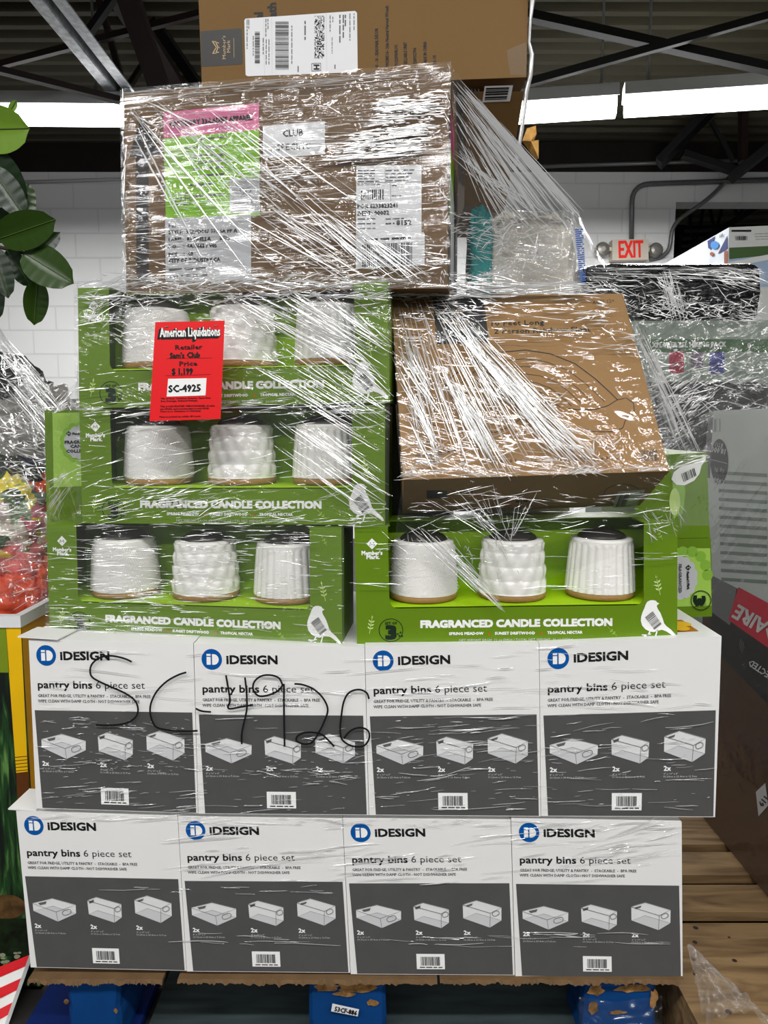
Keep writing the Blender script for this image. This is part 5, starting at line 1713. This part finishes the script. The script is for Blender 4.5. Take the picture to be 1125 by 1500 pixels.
# picture-printed carton far right
Yk = 2.3
K = [P(1068, 333, Yk), P(1230, 326, Yk), P(1230, 520, Yk), P(1068, 520, Yk)]
K[2].z = K[3].z = 0
kb = Vector((0, 1.1, 0))
t = thing('printed_carton', (K[2] + K[3]) / 2 + kb / 2, 'white carton printed with a snow picture, behind the black wrapped bundle', 'box')
snow = mat('snow print', rgb(216, 222, 232), 0.5, 0.3, var=0.12, vscale=12)
q = MB(); q.hexa(K, kb, white, {5: snow}); q.build('carton', t)
km = planemap(K[0], K[1], K[2], eps=0.002); q = MB(); fc = Face(q, km)
fc.poly([(1068, 363), (1200, 357), (1200, 366), (1068, 380)], mat('grass print', rgb(70, 104, 50), 0.5), 1)
fc.poly([(1068, 380), (1200, 366), (1200, 420), (1068, 420)], mat('ice blue print', rgb(176, 198, 228), 0.5), 1)
fc.poly([(1068, 384), (1130, 372), (1130, 380), (1068, 392)], whiteink, 2)
fc.rect(1071, 337, 1100, 339.5, acdark, 2)
fc.barcode([(1077, 346), (1094, 346), (1094, 352), (1077, 352)], ink, random.Random(1), 12, 2)
for y in (343, 347, 351):
    fc.greek((1106, y), (1130, y - 0.5), 1.8, paleink, random.Random(y), 2)
q.build('printed_front', t)
sdm = planemap(K[0], K[0] + kb, K[3], eps=0.002); q = MB(); fc = Face(q, sdm)
fc.poly([(1037, 353), (1048, 346), (1042, 366), (1038, 363)], mat('deep blue print', rgb(44, 56, 120), 0.5), 1)
fc.poly([(1052, 372), (1066, 345), (1066, 364), (1056, 370)], MATS['deep blue print'], 1)
fc.disc(1048, 359, 6, 6, mat('bright blue print', rgb(60, 140, 214), 0.5), 2, 16)
fc.disc(1044, 372, 3, 3, mat('warm brown print', rgb(150, 84, 60), 0.5), 2, 12)
fc.barcode([(1055, 344), (1060, 341.5), (1060, 346), (1055, 348.5)], ink, random.Random(3), 8, 2)
fc.poly([(1062, 368), (1067, 366), (1067, 390), (1062, 392)], MATS['warm brown print'], 2)
q.build('printed_side', t)

# wad of discarded film on the wooden pallet
wf = film_mat('film wad', 20, 40, 0.7, 0.006, 0.3, 0.16, 0.08, lo=0.3, crumple=0.5)
t = thing('film_wad', PZ(1060, 1480, ZD), 'crumpled wad of clear film lying on the bare wooden pallet', 'film')
apex = P(1004, 1380, 0.02)


def wad(u, v):
    l = Vector(P(1006, 1384, 0.02)).lerp(PZ(1034, 1500, ZD + 0.01), v)
    r = Vector(P(1012, 1382, 0.02)).lerp(PZ(1150, 1520, ZD + 0.02), v)
    p = l.lerp(r, u)
    nz_ = mnoise.noise(Vector((u * 6, v * 7, 1))) + 0.6 * mnoise.noise(Vector((u * 15, v * 14, 5)))
    p.z = max(ZD + 0.004, p.z + v * (0.03 * math.sin(PI * u) + 0.022 * nz_)); p.y -= v * 0.01 * nz_
    return p
q = MB(); q.grid(wad, 60, 50, wf, lambda u, v: (u * 0.2 * (0.3 + v), v * 0.25)); q.build('film_sheet', t, smooth=True)

# ================================================================== STRETCH WRAP ROUND THE LOAD
wrap = thing('stretch_wrap', (0, 0.2, Z0), 'clear stretch wrap wound round the whole load, creased and marked SC 4926', 'film')
PL = pleat_mat('glint-white film pleat', 0.1)  # real creases, but their white colour also paints the film's highlights
fh = film_mat('film drawn level', 2.6, 120, 0.05, 0.0016, 0.15, 0.05, 0.1, lo=0.47, twist=0.1)
fd = film_mat('film drawn slanting', 3.0, 110, -0.4, 0.0013, 0.13, 0.04, 0.1, lo=0.44, twist=0.1)
fs_ = film_mat('film drawn steep', 4, 100, -0.95, 0.0018, 0.14, 0.04, 0.1)
EPS = 0.0003


def lift(mp, d):
    return lambda x, y: mp(x, y, d / EPS)


CLm = planemap(P(114, 422, 0.062), P(567, 412, 0.012), P(340, 767, 0.037), eps=EPS)
CLl = planemap(P(68, 767.5, 0.06), P(500, 773, 0.012), P(290, 940, 0.036), eps=EPS)
CRm = planemap(CRQ[0], CRQ[1], CRQ[2], eps=EPS)
BGm = planemap(BIGQ[0], BIGQ[1], BIGQ[2], eps=EPS)
RBm = planemap(Rq[0], Rq[1], Rq[2], eps=EPS)
R2m = planemap(P(0, 900, -0.004), P(100, 900, -0.004), P(0, 1200, -0.004), eps=EPS)
R1m = planemap(P(0, 1200, 0), P(100, 1200, 0), P(0, 1400, 0), eps=EPS)


def bilin(q, u, v):
    return ((q[0][0] * (1 - u) + q[1][0] * u) * (1 - v) + (q[3][0] * (1 - u) + q[2][0] * u) * v,
            (q[0][1] * (1 - u) + q[1][1] * u) * (1 - v) + (q[3][1] * (1 - u) + q[2][1] * u) * v)


def sheet(q, mp, m, nu=40, nv=40, amp=0.0012, seed=0.0):
    k = MB()
    def fn(u, v):
        x, y = bilin(q, u, v); p = mp(x, y)
        p.y -= amp * (mnoise.noise(Vector((u * 5 + seed, v * 16, seed))) + 0.5)
        return p
    a, b, c = fn(0, 0), fn(1, 0), fn(0, 1)
    k.grid(fn, nu, nv, m, lambda u, v: (u * (b - a).length, v * (c - a).length))
    return k.build('film_sheet', wrap, smooth=True)


def blend(fa, fb, m, nu=40, nv=16, amp=0.003, seed=0.0, uv=(0.4, 0.1)):
    k = MB()
    def fn(u, v):
        p = fa(u).lerp(fb(u), v)
        p.y -= amp * (mnoise.noise(Vector((u * 12 + seed, v * 5, seed))) + 0.3) * math.sin(PI * v)
        return p
    k.grid(fn, nu, nv, m, lambda u, v: (u * uv[0], v * uv[1]))
    return k.build('film_sheet', wrap, smooth=True)


def seg(pts):
    pts = [Vector(p) for p in pts]; n = len(pts) - 1
    def f(u):
        k = min(int(u * n), n - 1); return pts[k].lerp(pts[k + 1], u * n - k)
    return f


sheet([(179, 133), (661, 93), (660, 424), (182, 420)], lift(BGm, 0.006), fh, 50, 50, 0.0015, 1)
blend(seg([lift(BGm, 0.0062)(x, y) for x, y in ((182, 404), (420, 404), (660, 408))]), seg([lift(CLm, 0.012)(x, y) for x, y in ((114, 436), (350, 428), (576, 424))]), fd, 60, 14, 0.006, 2, (0.5, 0.1))
sheet([(113, 424), (574, 414), (570, 772), (117, 770)], lift(CLm, 0.009), fd, 40, 50, 0.002, 3)
sheet([(67, 768), (505, 772), (505, 948), (72, 931)], lift(CLl, 0.008), fh, 40, 30, 0.0015, 4)
sheet([(572, 430), (652, 429), (902, 695), (588, 706)], lift(RBm, 0.008), fs_, 50, 50, 0.003, 5)
sheet([(652, 429), (914, 428), (983, 692), (902, 695)], lift(RBm, 0.008), film_mat('film drawn smooth', 4, 60, 0.05, 0.0009, 0.1, 0.03, 0.08), 40, 40, 0.002, 5)
# skirt below the rainbow carton, slack film
blend(seg([lift(RBm, 0.008)(x, y) for x, y in ((590, 704), (760, 699), (983, 691))]), seg([lift(CRm, 0.03)(x, y) for x, y in ((575, 800), (720, 868), (1000, 772))]), film_mat('slack film', 12, 40, -0.6, 0.003, 0.07, 0.02, 0.1, crumple=0.2), 40, 24, 0.006, 6, (0.4, 0.15))
# tent from the big carton's corner to the bag and the right wing over the leaning carton
tentR = [P(661, 94, 0.03), P(700, 152, 0.07), P(745, 228, 0.12), P(790, 284, 0.16), P(846, 308, 0.2), P(862, 345, 0.2)]
tentL = [P(661, 98, 0.028), P(664, 180, 0.028), P(666, 260, 0.03), P(668, 340, 0.03), P(690, 420, 0.06), P(780, 430, 0.08)]
tn = film_mat('tent film', 5, 120, 0.35, 0.0025, 0.12, 0.05, 0.09, lo=0.3)
blend(seg(tentR), seg(tentL), tn, 40, 20, 0.003, 7, (0.5, 0.2))
blend(seg([P(690, 420, 0.06), P(780, 418, 0.08), P(862, 410, 0.1), P(912, 428, 0.1)]), seg([P(760, 330, 0.16), P(800, 310, 0.18), P(846, 308, 0.2), P(862, 345, 0.2)]), tn, 24, 12, 0.004, 8, (0.3, 0.15))
wingR = [P(913, 428, 0.1), P(944, 478, 0.11), P(968, 560, 0.12), P(996, 630, 0.12), P(1036, 664, 0.12), P(1041, 770, 0.12)]
wingL = [P(911, 430, 0.095), P(930, 500, 0.06), P(948, 568, 0.025), P(966, 640, -0.01), P(982, 692, -0.04), P(996, 770, -0.005)]
blend(seg(wingR), seg(wingL), film_mat('wing film', 30, 8, 0.2, 0.003, 0.14, 0.06, 0.08), 40, 12, 0.003, 9, (0.4, 0.1))
# left gap
blend(seg([P(114, 520, 0.07), P(112, 560, 0.1), P(66, 600, 0.18), P(67, 700, 0.18), P(69, 770, 0.16)]), seg([P(116, 560, 0.055), P(116, 600, 0.055), P(117, 640, 0.055), P(118, 700, 0.055), P(118, 766, 0.055)]), film_mat('slack film', 12, 40), 40, 12, 0.004, 10, (0.3, 0.08))
# film caught round the right block of the pallet
k = MB(); k.grid(lambda u, v: P(848 + 122 * u, 1468 + 60 * v - 18 * abs(u - 0.45), -0.006 - 0.01 * mnoise.noise(Vector((u * 7, v * 5, 3)))), 40, 24, film_mat('slack film', 12, 40), lambda u, v: (u * 0.12, v * 0.06)); k.build('film_sheet', wrap, smooth=True)


WR = {'w': None}


class Pleats:
    """raised creases of gathered film, coloured white to stand in for its glints"""
    def __init__(s, seed):
        s.k = MB(); s.r = random.Random(seed); s.clip = (-999, 9999); s.hr = (0.00006, 0.00028)

    def one(s, mp, a, b, w, bend=0.0, d=0.0, n=4):
        dx, dy = b[0] - a[0], b[1] - a[1]; L = math.hypot(dx, dy)
        if L < 1 or not (s.clip[0] < min(a[0], b[0]) and max(a[0], b[0]) < s.clip[1]):
            return
        ux, uy = dx / L, dy / L; nx, ny = -uy, ux
        vs = []; hh = s.r.uniform(*s.hr)
        for i in range(n + 1):
            f = i / n
            o = bend * L * math.sin(PI * f) + s.r.uniform(-0.35, 0.35)
            x = a[0] + dx * f + nx * o; y = a[1] + dy * f + ny * o
            ww = w * 0.5 * (0.15 + 0.85 * math.sin(PI * (0.06 + 0.88 * f)))
            vs += [mp(x + nx * ww, y + ny * ww, d / EPS), mp(x, y, (d + hh * w) / EPS), mp(x - nx * ww, y - ny * ww, d / EPS)]
        fs = []
        for i in range(n):
            for c in (0, 1):
                fs.append((3 * i + c, 3 * i + c + 1, 3 * i + c + 4, 3 * i + c + 3))
        s.k.add(vs, fs, PL)

    def zone(s, mp, q, n, ang, spread, ln, w, d, clump=0.0, bend=0.03):
        r = s.r; cs = [(r.random(), r.random()) for _ in range(6)]
        for _ in range(n):
            if clump and r.random() < clump:
                c = r.choice(cs); u = min(1, max(0, c[0] + r.gauss(0, 0.1))); v = min(1, max(0, c[1] + r.gauss(0, 0.1)))
            else:
                u, v = r.random(), r.random()
            x, y = bilin(q, u, v); a = math.radians(r.gauss(ang, spread)); L = ln[0] + (ln[1] - ln[0]) * r.random() ** 2.2; ww = w[0] + (w[1] - w[0]) * r.random() ** 2
            s.one(mp, (x - math.cos(a) * L / 2, y - math.sin(a) * L / 2), (x + math.cos(a) * L / 2, y + math.sin(a) * L / 2), ww, r.uniform(-bend, bend), d, 4 if L > 14 else 2)

    def fan(s, mp, pairs, n, w, d, jit=3):
        """creases between two rays: pairs = ((a0, b0), (a1, b1))"""
        r = s.r; (a0, b0), (a1, b1) = pairs
        for _ in range(n):
            t_ = r.random()
            a = (a0[0] + (a1[0] - a0[0]) * t_ + r.gauss(0, jit), a0[1] + (a1[1] - a0[1]) * t_ + r.gauss(0, jit))
            b = (b0[0] + (b1[0] - b0[0]) * t_ + r.gauss(0, jit), b0[1] + (b1[1] - b0[1]) * t_ + r.gauss(0, jit))
            f0 = r.random() * 0.6; f1 = min(1, f0 + r.uniform(0.15, 0.7))
            s.one(mp, (a[0] + (b[0] - a[0]) * f0, a[1] + (b[1] - a[1]) * f0), (a[0] + (b[0] - a[0]) * f1, a[1] + (b[1] - a[1]) * f1), r.uniform(*w), r.uniform(-0.01, 0.01), d, 6)

    def done(s):
        o = s.k.build('glint_pleats', WR['w'] or wrap, smooth=False); o['kind'] = 'stuff'; return o


# --- big carton
p = Pleats(1); D0 = 0.0085; p.clip = (181, 661)
full = [(183, 140), (655, 100), (652, 412), (186, 412)]
p.zone(BGm, full, 420, -3.5, 3.5, (6, 60), (0.5, 1.3), D0, 0.4)
p.zone(BGm, [(185, 140), (655, 100), (655, 116), (185, 158)], 37, -4.8, 1.0, (40, 190), (0.6, 1.8), D0)
p.hr = (0.00001, 0.0001)
p.zone(BGm, [(560, 150), (650, 135), (650, 180), (540, 190)], 260, -3, 3, (6, 34), (1.0, 3.0), D0, 0.5)
p.zone(BGm, [(520, 197), (640, 182), (610, 230), (480, 238)], 360, -3, 3, (6, 44), (1.0, 3.2), D0, 0.5)
p.zone(BGm, [(380, 210), (520, 200), (520, 260), (380, 265)], 99, -2, 4, (6, 34), (0.7, 2.0), D0, 0.5)
p.zone(BGm, [(240, 225), (380, 215), (380, 300), (240, 310)], 124, 2, 7, (5, 30), (0.6, 1.8), D0, 0.4)
p.hr = (0.00002, 0.0002)
p.zone(BGm, [(186, 290), (640, 285), (640, 410), (186, 410)], 260, 2, 11, (5, 40), (0.6, 1.9), D0, 0.4)
p.zone(BGm, [(186, 380), (655, 380), (655, 420), (186, 418)], 161, 0, 14, (5, 44), (0.7, 2.2), D0, 0.3)
p.zone(BGm, [(648, 100), (661, 99), (660, 418), (646, 418)], 93, 85, 35, (3, 14), (0.7, 2.0), D0)
p.zone(BGm, [(181, 140), (188, 140), (190, 414), (183, 414)], 43, 88, 22, (6, 40), (0.6, 1.8), D0)
for a, b, w in (((199, 168), (368, 403), 2.6), ((207, 191), (299, 379), 2.6), ((202, 205), (264, 318), 2.2), ((194, 163), (403, 392), 2.4), ((225, 157), (414, 301), 1.6), ((230, 150), (440, 300), 1.3), ((240, 158), (440, 330), 1.4), ((215, 150), (300, 190), 2.0), ((196, 160), (345, 330), 1.6), ((250, 170), (470, 320), 1.1), ((265, 160), (400, 215), 1.0), ((200, 172), (236, 190), 2.2)):
    p.one(BGm, a, b, w, 0.006, D0 + 0.001, 10)
p.fan(BGm, (((205, 152), (330, 345)), ((330, 150), (600, 330))), 34, (0.5, 1.3), D0 + 0.0006, 5)
p.fan(BGm, (((410, 262), (600, 415)), ((300, 330), (470, 415))), 40, (0.6, 1.6), D0 + 0.0006, 6)
p.fan(BGm, (((500, 308), (640, 412)), ((430, 300), (560, 416))), 44, (0.7, 1.8), D0 + 0.0006, 5)
p.done()

# --- gathered film between the big carton and the candle boxes
p = Pleats(2); p.clip = (112, 580)
p.zone(CLm, [(118, 418), (570, 412), (572, 440), (118, 450)], 255, -2, 12, (6, 60), (0.7, 2.2), 0.014, 0.3)
p.zone(CLm, [(150, 405), (560, 404), (568, 425), (120, 428)], 120, -4, 14, (8, 50), (0.8, 2.4), 0.02, 0.3)
p.zone(CLm, [(118, 430), (570, 420), (570, 590), (118, 592)], 255, -5, 6, (5, 50), (0.5, 1.4), 0.0125, 0.4)
p.zone(CLm, [(180, 455), (245, 455), (245, 540), (180, 540)], 112, 8, 20, (4, 26), (0.6, 1.6), 0.0125, 0.3)
p.zone(CLm, [(330, 455), (520, 445), (520, 550), (330, 540)], 127, 20, 25, (4, 28), (0.6, 1.5), 0.0125, 0.4)
p.fan(CLm, (((300, 425), (560, 560)), ((480, 425), (572, 500))), 90, (0.6, 1.7), 0.0135, 6)
p.fan(CLm, (((360, 540), (565, 660)), ((480, 470), (572, 560))), 70, (0.6, 1.6), 0.0135, 6)
p.fan(CLm, (((440, 600), (565, 690)), ((380, 640), (560, 765))), 60, (0.5, 1.4), 0.0135, 5)
p.zone(CLm, [(118, 430), (230, 430), (225, 470), (118, 480)], 82, -25, 25, (5, 40), (0.6, 1.6), 0.0125, 0.3)
p.zone(CLm, [(120, 600), (565, 595), (562, 765), (122, 765)], 247, -8, 6, (5, 55), (0.5, 1.4), 0.0125, 0.4)
p.zone(CLm, [(120, 700), (340, 690), (340, 740), (120, 765)], 82, -15, 8, (10, 60), (0.6, 1.5), 0.0125, 0.4)
p.zone(CLm, [(120, 590), (565, 585), (565, 606), (120, 610)], 97, -4, 6, (8, 60), (0.7, 1.7), 0.0125, 0.3)
p.zone(CLm, [(118, 752), (565, 752), (565, 772), (118, 772)], 60, -2, 5, (8, 60), (0.6, 1.5), 0.0125, 0.3)
p.done()
p = Pleats(3); p.clip = (68, 506)
p.zone(CLl, [(72, 772), (500, 776), (500, 945), (75, 930)], 330, 1.5, 4, (5, 55), (0.5, 1.3), 0.0105, 0.5)
p.zone(CLl, [(72, 900), (260, 905), (260, 940), (75, 930)], 40, 3, 3, (20, 90), (0.6, 1.5), 0.0105)
p.zone(CLl, [(130, 780), (450, 780), (450, 880), (130, 880)], 130, 2, 5, (6, 40), (0.6, 1.6), 0.0105, 0.5)
p.done()

# --- leaning rainbow carton
p = Pleats(4); p.clip = (572, 978)
p.zone(RBm, [(580, 436), (905, 434), (930, 520), (582, 560)], 180, 1, 4, (5, 60), (0.5, 1.6), 0.0105, 0.4)
p.zone(RBm, [(590, 560), (820, 560), (870, 695), (596, 700)], 198, 4, 20, (5, 40), (0.6, 1.8), 0.0105, 0.4)
p.fan(RBm, (((575, 440), (620, 690)), ((650, 430), (830, 690))), 110, (0.5, 1.5), 0.0115, 6)
p.fan(RBm, (((640, 432), (890, 690)), ((615, 432), (840, 700))), 46, (0.6, 1.7), 0.012, 5)
p.fan(RBm, (((690, 510), (890, 690)), ((670, 540), (840, 695))), 40, (0.6, 1.7), 0.012, 6)
p.fan(RBm, (((572, 470), (650, 600)), ((572, 560), (640, 700))), 34, (0.6, 2.4), 0.0115, 6)
p.fan(RBm, (((660, 560), (760, 700)), ((640, 540), (720, 700))), 50, (0.7, 2.0), 0.012, 6)
p.zone(RBm, [(590, 430), (730, 428), (730, 470), (590, 480)], 120, 8, 18, (5, 36), (0.6, 1.9), 0.0115, 0.3)
p.zone(RBm, [(820, 445), (885, 440), (890, 480), (840, 490)], 36, 5, 20, (5, 30), (0.8, 2.2), 0.0105, 0.4)
p.zone(RBm, [(880, 480), (925, 470), (938, 540), (900, 540)], 24, 30, 35, (6, 30), (0.5, 1.2), 0.0105)
p.zone(RBm, [(595, 694), (980, 683), (981, 692), (593, 706)], 66, -2, 10, (8, 60), (0.6, 1.7), 0.0105)
p.zone(RBm, [(830, 650), (905, 640), (905, 695), (850, 700)], 48, 30, 40, (4, 22), (0.7, 2.0), 0.0115, 0.3)
p.done()
p = Pleats(5)
p.fan(CRm, (((600, 712), (735, 790)), ((800, 705), (735, 800))), 40, (0.5, 1.3), 0.042, 6)
p.zone(CRm, [(600, 715), (960, 705), (950, 770), (610, 775)], 90, -2, 12, (8, 70), (0.5, 1.3), 0.046, 0.3)
p.fan(CRm, (((590, 770), (720, 890)), ((630, 770), (740, 880))), 40, (0.5, 1.5), 0.024, 5)
p.zone(CRm, [(540, 765), (800, 765), (760, 850), (560, 850)], 70, 40, 45, (5, 26), (0.5, 1.4), 0.018, 0.4)
p.zone(CRm, [(522, 775), (990, 768), (990, 860), (522, 870)], 60, 0.5, 2.5, (10, 90), (0.4, 1.0), 0.012)
p.zone(CRm, [(940, 745), (1000, 740), (995, 775), (945, 785)], 30, 50, 30, (6, 30), (0.6, 1.6), 0.012)
p.done()

# --- tent and wing
def tentmap(x, y, k=0):
    u = (x - 660) / 200
    q_ = P(x, y, 0.022 + 0.16 * max(0, u)); q_.y -= k * EPS * 0.6 - 0.004
    return q_
p = Pleats(6)
p.fan(tentmap, (((664, 104), (845, 312)), ((664, 160), (760, 330))), 120, (0.6, 1.8), 0.0, 4)
p.fan(tentmap, (((664, 104), (850, 316)), ((672, 130), (846, 318))), 70, (0.7, 2.2), 0.002, 3)
p.fan(tentmap, (((666, 190), (720, 330)), ((666, 240), (860, 340))), 60, (0.5, 1.4), 0.0, 6)
p.zone(tentmap, [(662, 310), (760, 320), (850, 395), (664, 412)], 200, 3, 18, (6, 44), (0.5, 1.6), 0.0, 0.3)
p.zone(tentmap, [(690, 310), (845, 315), (855, 400), (690, 400)], 110, -20, 45, (6, 34), (0.6, 1.7), 0.0, 0.4)
p.done()


def ropemap(x, y, k=0):
    q_ = P(x, y, 0.085); q_.y -= k * EPS
    return q_
p = Pleats(7)
p.zone(ropemap, [(575, 416), (865, 414), (865, 432), (575, 436)], 260, 0.5, 6, (10, 80), (0.8, 2.6), 0.004, 0.2)
p.zone(ropemap, [(580, 404), (740, 400), (740, 424), (580, 426)], 120, 10, 14, (8, 60), (0.8, 2.2), 0.006, 0.2)
p.done()


def wingmap(x, y, k=0):
    q_ = P(x, y, 0.1); q_.y -= k * EPS + 0.004
    return q_
p = Pleats(8)
p.fan(wingmap, (((922, 450), (1030, 664)), ((935, 500), (1000, 668))), 34, (0.6, 1.8), 0.0, 4)
p.fan(wingmap, (((985, 665), (1034, 666)), ((980, 690), (1034, 672))), 20, (0.6, 1.8), 0.0, 3)
p.done()


def leftmap(x, y, k=0):
    q_ = P(x, y, 0.16); q_.y -= k * EPS + 0.004
    return q_
p = Pleats(9)
p.fan(leftmap, (((112, 560), (70, 604)), ((114, 590), (80, 606))), 26, (0.6, 1.5), 0.0, 3)
p.fan(leftmap, (((112, 700), (76, 762)), ((100, 690), (70, 700))), 30, (0.5, 1.4), 0.0, 4)
p.done()

# --- white boxes: lighter wrap
p = Pleats(10); D2 = 0.0035; p.clip = (50, 1052)
p.zone(R2m, [(55, 1050), (1045, 1050), (1045, 1190), (60, 1185)], 230, -3, 4, (4, 60), (0.4, 1.2), D2, 0.5)
p.zone(R2m, [(60, 1050), (290, 1050), (290, 1130), (60, 1130)], 170, 2, 6, (3, 24), (0.4, 1.0), D2, 0.4)
p.zone(R2m, [(290, 1080), (540, 1080), (540, 1150), (290, 1140)], 90, 2, 6, (4, 30), (0.4, 1.1), D2, 0.5)
p.zone(R2m, [(60, 1150), (290, 1155), (290, 1185), (60, 1190)], 26, -5, 2, (16, 70), (0.5, 1.2), D2)
p.zone(R2m, [(640, 1050), (1040, 1045), (1040, 1190), (640, 1190)], 50, -5, 4, (14, 80), (0.5, 1.4), D2, 0.3)
p.zone(R2m, [(45, 945), (1050, 945), (1050, 1045), (50, 1045)], 90, -1, 4, (20, 120), (0.5, 1.6), D2, 0.2)
p.done()
p = Pleats(11); p.clip = (28, 998)
p.zone(R1m, [(275, 1205), (1000, 1205), (1000, 1290), (275, 1300)], 80, -6, 2.5, (20, 150), (0.5, 1.8), 0.003, 0.3)
p.zone(R1m, [(30, 1190), (1000, 1204), (1000, 1216), (30, 1200)], 80, -1, 6, (10, 90), (0.5, 1.6), 0.003)
p.zone(R1m, [(280, 1362), (1000, 1366), (1000, 1386), (280, 1384)], 34, 2, 1.5, (20, 120), (0.5, 1.5), 0.003, 0.4)
p.zone(R1m, [(180, 1295), (480, 1295), (480, 1308), (180, 1308)], 12, 2, 2, (20, 70), (0.6, 1.4), 0.003)
p.zone(R1m, [(860, 1210), (998, 1204), (998, 1250), (800, 1290)], 34, -14, 6, (20, 110), (0.5, 1.6), 0.003)
p.done()

# --- white creases that carry the reflections on the neighbours' film
hiw = [o_ for o_ in bpy.data.objects if o_.name.startswith('stretch_wrap')]
WR['w'] = [o_ for o_ in hiw if 'hood' in o_['label']][0]
def hoodmap(x, y, k=0):
    return P(x, y, 0.26 + 0.06 * max(0, min(1, (760 - y) / 220))) + Vector((0, -k * EPS, 0))
p = Pleats(20)
p.zone(hoodmap, [(0, 500), (70, 570), (105, 700), (0, 700)], 300, 14, 22, (6, 40), (0.6, 2.0), 0.0, 0.4)
p.fan(hoodmap, (((0, 490), (100, 600)), ((0, 560), (110, 690))), 70, (0.6, 2.0), 0.0, 5)
p.zone(hoodmap, [(40, 575), (112, 592), (112, 680), (40, 680)], 130, 40, 40, (4, 22), (0.6, 1.8), 0.0, 0.3)
p.zone(hoodmap, [(0, 680), (66, 680), (66, 890), (0, 890)], 150, -10, 14, (6, 40), (0.4, 1.2), 0.0, 0.3)
p.done()
WR['w'] = [o_ for o_ in hiw if 'hiking' in o_['label']][0]
def farmap(x, y, k=0):
    return P(x, y, 1.30) + Vector((0, -k * EPS, 0))
p = Pleats(21)
p.zone(farmap, [(935, 520), (1125, 520), (1125, 600), (945, 610)], 190, -8, 25, (6, 50), (0.5, 1.5), 0.0, 0.3)
p.zone(farmap, [(935, 545), (1060, 550), (1005, 680), (965, 640)], 150, -30, 14, (8, 46), (0.6, 1.8), 0.0, 0.3)
p.done()
def blkmap(x, y, k=0):
    return P(x, y, Yh - 0.035) + Vector((0, -k * EPS, 0))
p = Pleats(22)
p.zone(blkmap, [(868, 392), (1110, 392), (1110, 410), (868, 410)], 90, 2, 3, (14, 110), (0.5, 1.6), 0.0, 0.2)
p.zone(blkmap, [(866, 400), (1116, 400), (1116, 470), (866, 466)], 330, 14, 16, (6, 46), (0.5, 1.5), 0.0, 0.4)
p.fan(blkmap, (((965, 394), (985, 468)), ((985, 394), (1008, 468))), 36, (0.6, 1.6), 0.0, 4)
p.zone(blkmap, [(866, 430), (1116, 430), (1116, 474), (866, 470)], 330, -18, 40, (4, 18), (0.5, 1.5), 0.0, 0.3)
p.done()
WR['w'] = None

# --- black marker on the film: SC 4926
mk = MB(); fc = Face(mk, lambda x, y, k=0: R2m(x, y, 0.0058 / EPS + k * 0.2))


def m5(pts):
    return [(40 + x / 2.163, 920 + y / 2.163) for x, y in pts]


def smooth_(pts, n=5):
    out = []
    for i in range(len(pts) - 1):
        p0 = pts[max(i - 1, 0)]; p1 = pts[i]; p2 = pts[i + 1]; p3 = pts[min(i + 2, len(pts) - 1)]
        for k in range(n):
            t_ = k / n
            out.append(tuple(0.5 * (2 * p1[c] + (p2[c] - p0[c]) * t_ + (2 * p0[c] - 5 * p1[c] + 4 * p2[c] - p3[c]) * t_ * t_ + (3 * p1[c] - p0[c] - 3 * p2[c] + p3[c]) * t_ ** 3) for c in (0, 1)))
    return out + [pts[-1]]


marker = mat('black marker ink', rgb(18, 18, 22), 0.4, 0.4)
for k_, st_ in enumerate((
        [(335, 103), (310, 92), (270, 84), (235, 90), (210, 110), (204, 135), (215, 155), (260, 178), (310, 200), (345, 225), (355, 255), (345, 280), (315, 297), (270, 303), (222, 302)],
        [(507, 136), (480, 145), (445, 165), (415, 195), (397, 230), (393, 260), (400, 290), (415, 310), (450, 318), (500, 322), (543, 320)],
        [(537, 250), (555, 258), (585, 261)],
        [(632, 145), (640, 190), (645, 225), (640, 250), (680, 245), (718, 238)],
        [(692, 152), (697, 200), (698, 250), (690, 290), (682, 330), (682, 362)],
        [(812, 180), (800, 155), (775, 145), (745, 147), (722, 165), (718, 190), (735, 210), (765, 208), (795, 195), (812, 175)],
        [(815, 172), (815, 250), (817, 370)],
        [(848, 172), (875, 175), (910, 190), (940, 220), (953, 255), (940, 295), (925, 325), (905, 355), (880, 362), (855, 352), (860, 335), (890, 325), (930, 330), (955, 350), (973, 370)],
        [(1083, 220), (1075, 200), (1050, 190), (1020, 200), (1003, 230), (995, 280), (992, 320), (1000, 350), (1030, 368), (1065, 368), (1083, 345), (1080, 320), (1055, 310), (1025, 320), (1003, 345)])):
    fc.line(smooth_(m5(st_)), 2.7, marker, 1 + k_)
o = mk.build('marker_writing', wrap); o['label'] = 'SC 4926 written in black marker'
